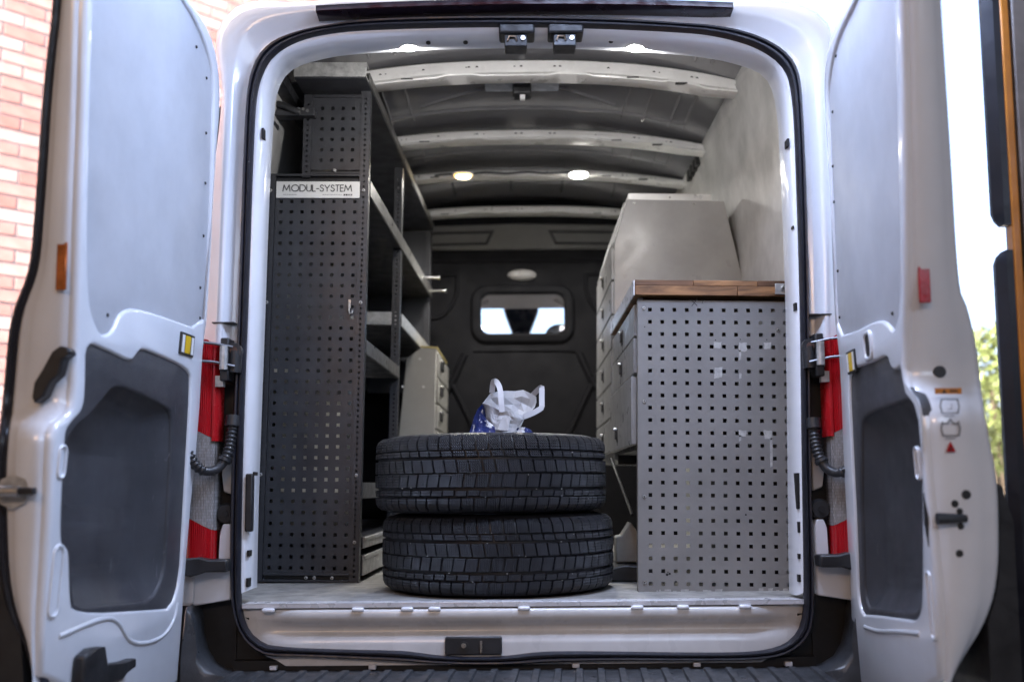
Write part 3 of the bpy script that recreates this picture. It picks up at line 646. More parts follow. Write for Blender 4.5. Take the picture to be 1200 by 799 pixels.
mould([(-.8, 1.575), (.8, 1.575)], .009); mould([(-.27, 1.07), (.27, 1.07), (.30, 1.06)], .008)
for s_ in (-1, 1): mould([(s_ * .46, 1.0), (s_ * .41, .93), (s_ * .26, .62), (s_ * .16, .38)], .016)

# what shows of the cab through that window
mb = MB(); mb.prism([(2.72, 1.86), (2.72, 1.66), (3.4, 1.60), (3.75, 1.505), (3.82, 1.56), (3.5, 1.86)], lambda a, b, d: (d, a, b), -.92, .92, M('headliner', (.24, .24, .245), .8, var=.04)); mb.build('headliner', van)
mb = MB(); mb.prism([(-.125, 1.52), (.118, 1.52), (.108, 1.48), (.055, 1.345), (-.065, 1.345), (-.115, 1.48)], lambda a, b, d: (a, d, b), 3.80, 3.90, M('mirror_housing', (.02, .026, .04), .25, var=.1)); mb.build('mirror_housing', van, bevel=.01)
mb = MB(); mb.prism(rrect(.31, 1.135, .18, .115, .08), lambda a, b, d: (a, d, b), 2.86, 2.98, blackp); mb.build('head_restraint', van, bevel=.02)
mb = MB(); mb.prism([(3.80, 1.60), (3.83, 1.60), (4.46, .92), (4.42, .92)], lambda a, b, d: (d, a, b), -.86, .86, glass); mb.build('windscreen', van)
mb = MB(); mb.box(-.9, .9, 4.05, 4.5, .55, .90, blackp); mb.build('dashboard', van, bevel=.04)
for s_ in (-1, 1):
    mb = MB(); mb.prism([(3.78, 1.62), (3.88, 1.60), (4.5, .9), (4.4, .88)], lambda a, b, d: (d, a, b), s_ * .862, s_ * .92, blackp); mb.build('windscreen_pillar', van)
    mb = MB(); mb.tube([(s_ * .31, 3.62, 1.575), (s_ * .22, 3.63, 1.53), (s_ * .30, 3.64, 1.50), (s_ * .36, 3.63, 1.54), (s_ * .31, 3.62, 1.575)], .01, M('visor_grey', (.3, .3, .31), .6), 6); mb.build('grab_handle', van)

# ================================================================ rear doors
LP = lambda a, b, d: (-.918 + .062 * a + .067 * b + d, a, b)        # left door's inner plane, d towards the opening
RP = lambda a, b, d: (.898 + .08 * a - .05 * b - d, a, b)
def door(side, FN, FREE, HINGE, LIN, TRIM, POCK, OUT, hinge_x, ysh):
    outline = list(FREE) + list(reversed(HINGE))
    LINc = chaikin(LIN, 1); TRc = chaikin(TRIM, 2); PKc = chaikin(POCK, 2)
    mb = MB()
    outl = chaikin(outline, 1)
    plate(mb, outl, [LINc, TRc], FN, .006, -.012, .013, paint, 4, .008)
    d = mb.build('rear_door', van, angle=50)
    # raised edge lip along the hinge side of the frame
    mb = MB(); plate(mb, offset(ccw(LINc), -.004), [], FN, -.0015, -.012, .002, liner); mb.build('door_liner', d, angle=50)
    mb = MB(); plate(mb, offset(ccw(TRc), -.004), [PKc], FN, -.001, -.02, .003, trim, 3, .009)
    pk = ccw(PKc); cx = sum(p[0] for p in pk) / len(pk); cz = sum(p[1] for p in pk) / len(pk)
    def shrink(k, sy, sz): return [(cx + (a - cx) * k + sy, cz + (b - cz) * k + sz) for a, b in pk]
    rings = [[FN(a, b, -.009) for a, b in pk], [FN(a, b, -.018) for a, b in shrink(.97, -.004, 0)], [FN(a, b, -.034) for a, b in shrink(.86, -.020, .004)], [FN(a, b, -.042) for a, b in shrink(.80, -.03, .006)]]
    mb.loft(rings, trim, True, True)
    fl = shrink(.80, -.03, .006); t = tessellate_polygon([[Vector((a, b, 0)) for a, b in fl]])
    mb.add([FN(a, b, -.042) for a, b in fl], [tuple(q) for q in t], trim, True)
    mb.build('door_trim', d, angle=70)
    # free edge
    n = 70; z0 = min(FREE, key=lambda p: p[1])[1] + .01; z1 = max(FREE, key=lambda p: p[1])[1] - .01
    prof_ = [(.0, .0), (.06, -.006), (.16, -.011), (.30, -.011), (.62, -.008), (.70, .002), (.86, .006), (.95, .014), (1., .026)]
    rings = []
    FRs = chaikin(FREE, 2, False); OUs = chaikin(OUT, 2, False)
    for k in range(n + 1):
        z = z0 + (z1 - z0) * k / n
        yi = interp([(p[0], p[1]) for p in FRs], z); xo = interp(OUs, z) * (2.75 + yi + .028) / (2.75 - .785); A = FN(yi, z, -.008)
        rings.append([(A[0] + (xo - A[0]) * t_, yi + y_ + .002, z) for t_, y_ in prof_])
    mb = MB(); mb.loft(rings, paint, False, True); mb.build('door_edge', d, angle=60)
    # outer skin
    mb = MB(); R2 = []
    for r_ in rings:
        x, y, z = r_[-1]; s_ = 1 if side > 0 else -1
        xi = abs(r_[0][0]); mx_ = lambda q, yy: s_ * max(abs(q), abs(FN(yy, z, 0)[0]) + .05)
        R2.append([(x, y, z), (mx_(x + s_ * .012, y), y + .03, z), (mx_(x + s_ * .022, y + .2), y + .2, z), (mx_(x + s_ * .03, -.3), -.3, z), (hinge_x(z), -.05, z)])
    mb.loft([q for q in R2 if q[0][2] > .30], paint, False, True); mb.loft([q for q in R2 if q[0][2] < .33], blackp, False, True); mb.build('outer_skin', d, angle=60)
    # black cladding low on the outside of the door
    s_ = 1 if side > 0 else -1
    low = [(r_[-1][0], r_[-1][2]) for r_ in rings if .03 < r_[-1][2] < .33]
    poly = [(p[0] + s_ * .004, p[1]) for p in low] + ([(s_ * 1.05, .32), (s_ * 1.10, .28), (s_ * 1.10, -.30), (s_ * .97, -.30)] if side < 0 else [(s_ * .985, .31), (s_ * 1.005, .24), (s_ * 1.005, -.30), (s_ * .94, -.30)])
    mb = MB(); mb.prism(poly, lambda a, b, dd: (a, dd, b), rings[14][-1][1] + .004, -.5, blackp); mb.build('door_cladding', d, bevel=.0)
    return d, rings
ld_, Lr = door(-1, LP, L_FREE, L_HINGE, L_LINER, L_TRIM, L_POCK, L_OUT, lambda z: -1.03 + .04 * max(0, z), 0)
R_FREE[0] = (-.95, 1.54); R_HINGE[0] = (-.93, 1.515); R_HINGE[1] = (-.75, 1.472); R_LINER[0] = (-.905, 1.475); R_LINER[-1] = (-.84, 1.462); R_LINER[-2] = (-.755, 1.44)
R_HINGE[2] = (-.565, 1.452); R_LINER[-3] = (-.566, 1.425)
rd_, Rr = door(1, RP, R_FREE, R_HINGE, R_LINER, R_TRIM, R_POCK, R_OUT, lambda z: 1.0 - .04 * max(0, z), 0)

# black weather strip that rims the left door
pts = [(r_[-1][0] - .004, r_[-1][1] - .006, r_[-1][2]) for r_ in Lr]
mb = MB(); mb.loft([[(p[0] - .012, p[1] + .012, p[2]), (p[0] - .013, p[1] - .004, p[2]), (p[0] - .004, p[1] - .012, p[2]), (p[0] + .002, p[1] - .008, p[2]), (p[0] + .006, p[1] - .012, p[2]), (p[0] + .011, p[1] - .006, p[2]), (p[0] + .011, p[1] + .012, p[2])] for p in pts], rubber, True, True, True)
mb.build('weather_strip', ld_, angle=50)
# right door : shaded outer return
# ---- small fittings, left door
def edge_pt(rings, z, t):   # point on a door's free edge: height z, share t from inner to outer
    r_ = min(rings, key=lambda q: abs(q[0][2] - z)); a, b = r_[0], r_[-1]
    return (a[0] + (b[0] - a[0]) * t, min(p[1] for p in r_), z)
sc = MB(); sc.disc((0, 0, 0), (1, 0, 0), .0048, .003, inkm, 8, .003)
def on(FN, lst, dd): return [FN(y, z, dd) for y, z in lst]
piece('screw', sc, ld_, on(LP, [(-.19, 1.27), (-.165, 1.14), (-.145, 1.0), (-.135, .86), (-.118, .78), (-.30, 1.46), (-.62, .70), (-.22, 1.41)], -.001))
sc2 = MB(); sc2.disc((0, 0, 0), (-1, 0, 0), .0048, .003, inkm, 8, .003)
piece('screw', sc2, rd_, on(RP, [(-.28, 1.28), (-.235, 1.15), (-.215, 1.06), (-.19, .88), (-.165, .76), (-.70, .71), (-.36, 1.395), (-.62, .69)], -.001))
def tile(FN, y0, y1, z0, z1, d0, d1, mats, name, par, rows):
    mb = MB()
    for (a, b, c, e, f, m) in rows: mb.prism([(a, c), (b, c), (b, e), (a, e)], FN, d0 + f, d1 + f, m)
    return mb.build(name, par)
# level labels : black rim, white ends, yellow middle
for FN, par, y0, y1, z0, z1 in ((LP, ld_, -.252, -.165, .665, .722), (RP, rd_, -.315, -.235, .598, .655)):
    w_ = y1 - y0; h_ = z1 - z0
    tile(FN, 0, 0, 0, 0, .006, .010, None, 'level_label', par, [(y0, y1, z0, z1, 0, inkm), (y0 + w_ * .1, y0 + w_ * .27, z0 + h_ * .1, z1 - h_ * .1, .0012, whitep), (y0 + w_ * .33, y0 + w_ * .70, z0 + h_ * .1, z1 - h_ * .1, .0014, yellowp), (y0 + w_ * .78, y0 + w_ * .93, z0 + h_ * .1, z1 - h_ * .1, .0012, whitep)])
# amber reflector, lever, latch on the left free edge
def left_edge(px0, px1, z0, z1, t, th, m, name, bev=.003):
    c = edge_pt(Lr, (z0 + z1) / 2, 0); mb = MB(); mb.box(px0, px1, t - th, t, z0, z1, m); return mb.build(name, ld_, bevel=bev)
ymid = lambda z: edge_pt(Lr, z, 0)[1]
left_edge(-.947, -.925, .722, .822, ymid(.77) - .001, .006, amberp, 'amber_reflector')
c = [(-.991, .505), (-.985, .492), (-.966, .508), (-.955, .535), (-.937, .552), (-.930, .585), (-.916, .595), (-.920, .606), (-.938, .610), (-.954, .598), (-.972, .562), (-.988, .535)]
mb = MB(); mb.prism(c, lambda a, b, d: (a, ymid(.55) + d, b), -.028, .004, blackp); lv = mb.build('lock_lever', ld_, bevel=.004)
mb = MB(); y_ = ymid(.33)
mb.disc((-1.008, y_ + .004, .316), (0, -1, 0), .034, .006, galv, 8); mb.tube([(-1.032, y_ - .02, .316), (-.985, y_ - .02, .316)], .012, zinc, 12); lt = mb.build('door_latch', ld_, bevel=.0)
mb = MB(); mb.box(-.986, -.955, y_ - .028, y_ - .010, .31, .324, blackp); mb.build('latch_tongue', ld_, bevel=.003)
# black stop block low on the left door
mb = MB(); mb.prism([(-.635, -.112), (-.635, -.03), (-.60, -.02), (-.545, -.024), (-.525, -.066), (-.43, -.076), (-.385, -.076), (-.38, -.095), (-.42, -.102), (-.45, -.118)], LP, .006, .034, blackp); mb.build('stop_block', ld_, bevel=.008)
# ---- right free edge : reflector, plug, holes, bolt, warning sticker
mb = MB()
yr = lambda z: edge_pt(Rr, z, 0)[1]
def right_box(x0, x1, z0, z1, dy, th, m, name, bev=.002):
    mb = MB(); y0 = yr((z0 + z1) / 2) + dy; mb.box(x0, x1, y0 - th, y0, z0, z1, m); return mb.build(name, rd_, bevel=bev)
right_box(.819, .843, .688, .775, -.001, .006, redp, 'red_reflector')
def edge_disc(x, z, r, m, name, h=.004):
    mb = MB(); mb.disc((x, yr(z) + .002, z), (0, -1, 0), r, h, m, 14, r * .9); return mb.build(name, rd_)
edge_disc(.881, .552, .014, blackp, 'plug', .008)
for x, z, r in [(.868, .277, .008), (.892, .295, .010), (.877, .262, .007), (.878, .232, .007), (.873, .178, .008)]: edge_disc(x - .0, z, r, inkm, 'edge_hole')
mb = MB(); y0 = yr(.24); mb.tube([(.826, y0 - .012, .248), (.862, y0 - .014, .248), (.884, y0 - .012, .248)], .009, blackp, 10, True, [.012, .010, .008]); mb.build('lock_bolt', rd_)
mb = MB(); mb.prism([(-.735, .30), (-.748, .25), (-.735, .19), (-.722, .24)], RP, .0055, .0075, voidm); mb.build('latch_opening', rd_)
ys = yr(.46) - .006; mb = MB(); FS = lambda a, b, d: (a, ys - d, b)
mb.prism([(.836, .498), (.890, .498), (.890, .510), (.836, .510)], FS, .0, .0015, orangep)
mb.prism([(.850, .4995), (.859, .4995), (.8545, .508)], FS, .0015, .0022, inkm)
for k in range(4): mb.prism([(.866 + k * .004, .5015), (.8685 + k * .004, .5015), (.8685 + k * .004, .5065), (.866 + k * .004, .5065)], FS, .0015, .0022, inkm)
inkg = M('grey_print', (.14, .14, .15), .5)
for zc in (.473, .428):
    mb.stroke([(.848, zc - .014), (.845, zc), (.848, zc + .014)], .0025, FS, .0012, .002, inkg); mb.stroke([(.880, zc - .014), (.883, zc), (.880, zc + .014)], .0025, FS, .0012, .002, inkg)
    mb.stroke([(.848, zc - .014), (.880, zc - .014)], .0018, FS, .0012, .002, inkg)
    if zc > .45: mb.stroke([(.848, zc + .014), (.880, zc + .014)], .0018, FS, .0012, .002, inkg); mb.stroke([(.860, zc - .006), (.868, zc - .006), (.868, zc + .004)], .0012, FS, .0012, .002, inkg)
    else: mb.stroke([(.848, zc + .010), (.858, zc + .010), (.864, zc + .019), (.870, zc + .010), (.880, zc + .010)], .0022, FS, .0012, .002, inkg)
    mb.stroke([(.852, zc - .020), (.872, zc - .020)], .0012, FS, .0012, .002, inkg)
mb.prism([(.852, .381), (.872, .381), (.862, .402)], FS, .0012, .0022, redp); mb.prism([(.859, .385), (.865, .385), (.862, .392)], FS, .0022, .003, inkm)
mb.build('warning_label', rd_)
# pull pocket of the right door
mb = MB(); mb.prism(rrect(-.435, .645, .022, .026, .012), RP, .0055, .0075, voidm); mb.build('pull_opening', rd_)
mb = MB(); plate(mb, rrect(-.435, .645, .034, .036, .02), [rrect(-.435, .645, .022, .026, .012)], RP, .012, .005, .004, paint); mb.build('pull_rim', rd_)

# pressed slots along the free edge of both inner frames
def slot(FN, par, cy, cz, hw, hh, dd=.0062):
    mb = MB(); plate(mb, rrect(cy, cz, hw, hh, min(hw, hh) * .95), [rrect(cy, cz, hw * .62, hh - hw * .38, hw * .55)], FN, dd + .004, dd - .004, .003, paint); mb.build('slot_rim', par, angle=60)
slot(LP, ld_, -.760, .375, .016, .035); slot(LP, ld_, -.735, .135, .022, .075)
slot(RP, rd_, -.715, .36, .014, .035); slot(RP, rd_, -.715, .07, .016, .07)
for FN, par, pts in ((LP, ld_, [(-.70, .02), (-.52, .035), (-.44, .02), (-.37, -.05), (-.20, -.065), (-.12, -.03), (-.11, .02)]), (RP, rd_, [(-.62, .0), (-.45, -.02), (-.28, -.045), (-.16, -.05)])):
    mb = MB(); P = resample(chaikin(pts, 3, False), 40, False)
    mb.tube([FN(a, b, .003) for a, b in P], .007, paint, 8); mb.build('pressed_ridge', par, angle=80)

# ================================================================ left shelving rack
LEAN = radians(1.0)
rack = root('shelving_rack', (-.557, .6, 0), 'tall charcoal perforated shelving rack along the left wall of the load space', 'shelving rack', rot=(0, LEAN, radians(-1.28)), local=True)
IDF = lambda x, z, d: (x, d, z)
mb = MB(); pegboard(mb, -.327, -.034, .03, 1.385, [-.306 + .037 * k for k in range(8)], [.047 + .03725 * k for k in range(35)], .0116, IDF, .004, .0065, rackm)
pb = mb.build('pegboard_panel', rack, weld=True)
mb = MB(); pegboard(mb, -.204, -.030, 1.428, 1.69, [-.171 + .0367 * k for k in range(4)], [1.463 + .0376 * k for k in range(6)], .0116, IDF, .006, .0085, rackm)
mb.build('pegboard_panel', rack)
def post(x0, x1, y, z0, z1, xf=None, zs=.0187):
    mb = MB(); c = (x0 + x1) / 2
    pegboard(mb, x0, x1, z0, z1, [c], [z0 + .02 + zs * k for k in range(int((z1 - z0 - .03) / zs))], .0075, IDF, y, y + .002, rackm)
    mb.box(x0, x0 + .002, y + .002, y + .03, z0, z1, rackm); mb.box(x1 - .002, x1, y + .002, y + .03, z0, z1, rackm); mb.box(x0+.002, x1-.002, y + .028, y + .03, z0, z1, rackm)
    return mb.build('post', rack, bevel=0)
post(-.033, -.0, .0, .0, 1.72); post(-.36, -.328, .0, .0, 1.412); post(-.236, -.206, .002, 1.40, 1.70)
for y in (.80, 1.87):
    mb = MB()       # side-on posts : slots face the aisle
    FA = lambda a, z, d: (-.002 - d, a, z)
    pegboard(mb, y, y + .034, .0, 1.70, [y + .017], [.02 + .0187 * k for k in range(88)], .0075, FA, .0, .002, rackm)
    pegboard(mb, -.036, -.002, .0, 1.70, [-.019], [.02 + .0187 * k for k in range(88)], .0075, IDF, y - .002, y, rackm)
    mb.build('post', rack)
for q in [(-.327, -.034, .003, .02, 1.386, 1.391, rackm), (-.327, -.034, .012, .03, 1.391, 1.404, voidm), (-.327, -.034, -.001, .02, 1.404, 1.412, rackm),
          (-.327, -.034, -.001, .02, .022, .0295, rackm), (-.327, -.034, .010, .03, .008, .0219, voidm), (-.327, -.034, -.001, .03, -.0, .0079, rackm),
          (-.205, -.031, .001, .02, 1.413, 1.419, rackm), (-.205, -.031, .012, .02, 1.419, 1.4275, voidm), (-.205, -.031, .001, .02, 1.6905, 1.70, rackm)]:
    mb = MB(); mb.box(*q); mb.build('frame_bar', rack, bevel=.0012)
for q in [(-.326, -.322, .002, .02, .03, 1.385), (-.037, -.0335, .002, .02, .03, 1.385), (-.2055, -.201, .004, .02, 1.428, 1.69), (-.033, -.0295, .004, .02, 1.428, 1.69)]:
    mb = MB(); mb.box(*q, rackm); mb.build('panel_lip', rack)
# maker's plate
mb = MB(); mb.box(-.324, -.030, -.0015, .003, 1.325, 1.384, M('sign_plate', (.62, .62, .60), .4, var=.03)); sg = mb.build('sign_plate', rack, bevel=.001)
GL = {'M': ([[(0, 0), (.14, 1), (.5, .18), (.86, 1), (1, 0)]], 1.05), 'O': ([[(.5 + .5 * cos(a), .5 + .5 * sin(a)) for a in [2 * pi * k / 22 for k in range(23)]]], 1.0),
      'D': ([[(0, 0), (0, 1), (.28, 1)] + [(.28 + .5 * sin(a), .5 + .5 * cos(a)) for a in [pi * k / 12 for k in range(13)]] + [(0, 0)]], .78),
      'U': ([[(0, 1), (0, .32)] + [(.32 - .32 * cos(a), .32 - .32 * sin(a)) for a in [pi * k / 12 for k in range(13)]] + [(.64, 1)]], .64),
      'L': ([[(0, 1), (0, 0), (.42, 0)]], .42), '-': ([[(0, .42), (.3, .42)]], .3),
      'S': ([[(.46 - .0, .84), (.38, .95), (.25, 1), (.12, .95), (.05, .82), (.08, .68), (.2, .57), (.36, .48), (.49, .36), (.5, .2), (.41, .05), (.26, 0), (.1, .05), (0, .2)]], .5),
      'Y': ([[(0, 1), (.34, .46), (.68, 1)], [(.34, .46), (.34, 0)]], .68), 'T': ([[(0, 1), (.5, 1)], [(.25, 1), (.25, 0)]], .5), 'E': ([[(.42, 1), (0, 1), (0, 0), (.42, 0)], [(0, .52), (.4, .52)]], .42)}
mb = MB(); txt = 'MODUL-SYSTEM'; hgt = .0225; gap = .17
tot = sum(GL[c][1] for c in txt) + gap * (len(txt) - 1); sx = .243 / tot; x = -.300
for c in txt:
    for st in GL[c][0]: mb.stroke([(x + px_ * sx, 1.3485 + pz_ * hgt) for px_, pz_ in st], .0031, IDF, -.0026, -.0014, inkm)
    x += (GL[c][1] + gap) * sx
for (a, b) in ((-.298, -.252), (-.160, -.095)):      # the two lines of fine print, too small to read
    q = a
    while q < b:
        w_ = random.uniform(.002, .006); mb.box(q, q + w_, -.0022, -.0014, 1.3355, 1.3375, inkg); q += w_ + .0016
for q, m_ in ((-.086, inkm), (-.078, inkm), (-.070, inkg), (-.062, inkg)): mb.box(q, q + .006, -.0024, -.0014, 1.333, 1.339, m_)
mb.build('lettering', sg)
s2 = MB(); s2.disc((0, 0, 0), (0, -1, 0), .0062, .005, galv, 10, .004); s2.disc((0, -.0051, 0), (0, -1, 0), .0025, .0006, inkm, 6)
piece('screw', s2, rack, [(x, -.0005, z) for x, z in [(-.0165, 1.352), (-.0165, .955), (-.0165, .36), (-.0165, .135), (-.344, 1.352), (-.344, .955), (-.344, .36), (-.178, .015), (-.150, .015), (-.09, .015), (-.12, 1.4235)]])
# little bent hook on the panel
mb = MB(); mb.tube([(-.055, .0, .955), (-.055, -.008, .955), (-.055, -.010, .925), (-.050, -.012, .913), (-.043, -.012, .918), (-.042, -.012, .926)], .0028, zinc, 6); mb.box(-.059, -.051, -.004, .001, .935, .965, zinc); mb.build('hook', rack)
# top tray
mb = MB(); mb.box(-.245, .004, -.11, 1.9, 1.712, 1.718, rackm); mb.box(-.245, .004, -.112, -.108, 1.718, 1.768, galv); mb.box(-.245, .004, -.108, -.06, 1.764, 1.768, galv); mb.box(-.245, -.241, -.108, 1.9, 1.718, 1.768, rackl); mb.build('top_tray', rack, bevel=.001)
def lip(y0, y1, z0, z1, x=.0, m=rackl, name='shelf'):
    mb = MB(); mb.box(-.33, x - .003, y0, y1, z0, z0 + .004, rackm); mb.box(x - .003, x, y0, y1, z0, z1, m); mb.box(x - .016, x - .003, y0, y1, z1 - .003, z1, m); mb.box(x - .014, x - .003, y0, y1, z0 - .003, z0, rackm); return mb.build(name, rack, bevel=.001)
lip(-.06, 1.9, 1.7185, 1.752, .007); lip(.03, 1.9, 1.341, 1.396, .003); lip(.03, .80, .781, .829, .003); lip(.835, 1.87, 1.011, 1.066, .003, galv); lip(.03, 1.87, .284, .337, .003)
mb = MB(); mb.box(-.33, -.003, .80, .806, 1.012, 1.066, galv); mb.build('shelf_end', rack)
mb = MB()
mb.box(-.332, -.329, .04, 1.9, .83, 1.34, rackm); mb.box(-.245, -.242, .04, 1.9, 1.40, 1.71, rackm); mb.box(-.33, -.01, 1.885, 1.89, .82, 1.70, rackm); mb.build('back_panel', rack)
for y, z in ((1.50, 1.365), (1.82, 1.362), (.80, 1.34)):
    if y < 1: continue
    mb = MB(); mb.tube([(-.01, y, z), (.085, y, z)], .006, zinc, 8); mb.disc((.085, y, z), (1, 0, 0), .010, .005, zinc, 8); mb.build('pin', rack)
# low drawers at floor level
for z0, z1 in ((.02, .088), (.112, .150)):
    mb = MB(); mb.box(-.32, .002, .05, 1.8, z0, z1, rackm); mb.box(.002, .006, .05, 1.8, z0, z1, galv); mb.box(.006, .012, .05, 1.8, z1 - .012, z1, galv); mb.build('floor_drawer', rack, bevel=.0015)
# wall bracket
mb = MB(); mb.box(-.345, -.19, -.03, .02, 1.612, 1.640, rackm); mb.box(-.35, -.335, -.04, .05, 1.585, 1.665, rackm)
mb.tube([(-.335, -.03, 1.655), (-.30, -.04, 1.645), (-.24, -.03, 1.62)], .012, blackp, 8); wb = mb.build('wall_bracket', rack, bevel=.003)
h_ = MB(); h_.disc((0, 0, 0), (0, -1, 0), .006, .003, zinc, 8); piece('bolt', h_, wb, [(-.215, -.031, 1.628), (-.245, -.031, 1.618), (-.245, -.031, 1.634), (-.23, -.031, 1.634)])
# light inner panel of the lower bays
mb = MB(); mb.prism([(.05, .02), (.05, .66), (.25, .735), (.95, .735), (1.2, .69), (1.2, .02)], lambda a, b, d: (-.312 - d, a, b), 0, .004, beigem); mb.build('lining_board', rack)

# ================================================================ beige drawer cabinet behind the rack
cab = root('drawer_cabinet', (-.49, 2.2, 0), 'small beige sheet metal cabinet of drawers behind the left rack and tyres', 'drawer cabinet', rot=(0, LEAN, 0), local=True)
mb = MB(); fb = lambda a, b, d: (a, -.25 + d, b)
mb.prism([(-.17, .002), (.06, .002), (.06, .985), (-.015, .988), (-.085, .935), (-.085, .93), (-.12, .5)], fb, 0, .62, beigem); mb.build('cabinet_body', cab, bevel=.003)
mb = MB(); mb.prism([(-.017, .990), (.064, .987), (.064, .995), (-.017, .998)], fb, -.003, .625, M('yellow_edge', (.45, .36, .13), .5)); mb.build('top_edge', cab)
for k in range(7):
    z = .85 - .125 * k
    mb = MB(); mb.box(.061, .072, -.24, .36, z, z + .115, beigem); d = mb.build('drawer', cab, bevel=.003)
    mb = MB(); mb.box(.0725, .084, -.17, -.07, z + .04, z + .085, blackp); mb.box(.0725, .090, -.165, -.075, z + .080, z + .088, zinc); mb.build('handle', d, bevel=.003)
piece('bolt', h_, cab, [(-.02, -.2505, .935), (-.10, -.2505, .80), (.0, -.2505, .80)])

# ================================================================ right work bench
def wood(name, a, b):
    m = bpy.data.materials.new(name); m.use_nodes = True; t = m.node_tree; p = t.nodes['Principled BSDF']; L = t.links.new
    tc = t.nodes.new('ShaderNodeTexCoord'); mp = t.nodes.new('ShaderNodeMapping'); mp.inputs['Scale'].default_value = (2.5, 9, 11)
    n = t.nodes.new('ShaderNodeTexNoise'); n.inputs['Scale'].default_value = 2.2; n.inputs['Detail'].default_value = 7; n.inputs['Distortion'].default_value = 1.2
    oi = t.nodes.new('ShaderNodeObjectInfo'); ad = t.nodes.new('ShaderNodeVectorMath'); ad.operation = 'ADD'
    L(tc.outputs['Object'], ad.inputs[0]); L(oi.outputs['Random'], ad.inputs[1]); L(ad.outputs['Vector'], mp.inputs['Vector']); L(mp.outputs['Vector'], n.inputs['Vector'])
    r = t.nodes.new('ShaderNodeValToRGB'); r.color_ramp.elements[0].position = .3; r.color_ramp.elements[1].position = .72
    r.color_ramp.elements[0].color = (*a, 1); r.color_ramp.elements[1].color = (*b, 1)
    L(n.outputs['Fac'], r.inputs['Fac']); L(r.outputs['Color'], p.inputs['Base Color']); p.inputs['Roughness'].default_value = .5
    bp = t.nodes.new('ShaderNodeBump'); bp.inputs['Strength'].default_value = .2; bp.inputs['Distance'].default_value = .002
    L(n.outputs['Fac'], bp.inputs['Height']); L(bp.outputs['Normal'], p.inputs['Normal'])
    return m
w1 = wood('worn_beech', (.075, .032, .012), (.42, .21, .085)); w2 = wood('dark_beech', (.03, .014, .007), (.19, .09, .04))
bench = root('work_bench', (.35, .25, 0), 'grey perforated work bench with wooden top along the right wall of the load space', 'work bench', rot=(0, LEAN, 0), local=True)
mb = MB(); pegboard(mb, -.004, .478, .0, .890, [.032 + .038 * k for k in range(12)], [.0245 + .038 * k for k in range(23)], .0116, IDF, .0, .0025, pegm)
pg = mb.build('pegboard_panel', bench)
mb = MB(); mb.box(-.006, -.003, .0005, .03, .0, .89, pegm); mb.box(.475, .478, .003, .03, .0, .89, pegm); mb.build('panel_return', bench)
screws(bench, [(.013, -.0002, .865), (.013, -.0002, .575), (.013, -.0002, .285), (.013, -.0002, .028), (.428, -.0002, .80)])
# pale glue scars, pen marks and dents on the panel
scar = M('glue_scar', (.40, .395, .38), .6, var=.12, scale=60)
mb = MB(); FP = lambda a, b, d: (a, -d, b)
def blot(x0, x1, z0, z1, tail=None):
    pts = []; N = 16
    for k in range(N):
        a = 2 * pi * k / N; ca, sa = cos(a), sin(a); m_ = max(abs(ca), abs(sa)); rr = random.uniform(.78, 1.05)
        pts.append(((x0 + x1) / 2 + (x1 - x0) / 2 * ca / m_ * rr, (z0 + z1) / 2 + (z1 - z0) / 2 * sa / m_ * rr))
    mb.prism(pts, FP, .0, .0004, scar)
    if tail: mb.prism([(tail[0], tail[2]), (tail[1], tail[2]), (tail[1] - .001, tail[3]), (tail[0], tail[3] - .004)], FP, .0, .0004, scar)
U = lambda px_, py_: ((px_ - 748) / 379.5 - .003 + .0, .902 - (py_ - 346) / 386)     # measured on the sheet itself
for q in [(836, 845, 400, 408, None), (865, 875, 400, 412, (865, 868, 410, 421)), (894, 903, 400, 409, None), (836, 846, 430, 444, None), (865, 868, 437, 444, None), (864, 873, 505, 513, (864, 867, 511, 517)), (893, 903, 505, 516, (900, 903, 514, 547))]:
    a, b_ = U(q[0], q[3]), U(q[1], q[2]); tl_ = None
    if q[4]: c_, e_ = U(q[4][0], q[4][3]), U(q[4][1], q[4][2]); tl_ = (c_[0], e_[0], e_[1], c_[1])
    blot(a[0], b_[0], a[1], b_[1], tl_)
# scuffed foot of the sheet
for k in range(26):
    x = random.uniform(.0, .47); zz = random.uniform(.001, .016); w_ = random.uniform(.004, .028)
    if all(abs(zz - .0245) > .007 for _ in (0,)): blot(x, min(x + w_, .476), zz * .2, zz)
mb.build('glue_scar', pg, weld=False)['kind'] = 'stuff'
mb = MB(); W2 = lambda a, b, d: (a, -d, b)
A = U(809, 349); mb.stroke([A, (A[0] + .020, A[1] - .020)], .0022, W2, 0, .0004, inkm); mb.stroke([(A[0] + .021, A[1] + .001), (A[0] + .004, A[1] - .021)], .0022, W2, 0, .0004, inkm)
mb.stroke([(A[0] + .036, A[1] - .012), (A[0] + .040, A[1] - .001)], .0022, W2, 0, .0004, inkm)
for (x, y) in ((781, 671), (783, 673), (780, 674), (790, 682), (838, 398), (867, 397), (898, 397), (755, 383), (871, 604)):
    a = U(x, y); mb.disc((a[0], 0, a[1]), (0, -1, 0), random.uniform(.002, .0055) if y > 600 else .002, .0004, inkm, 7)
mb.build('pen_mark', pg, weld=False)['kind'] = 'stuff'
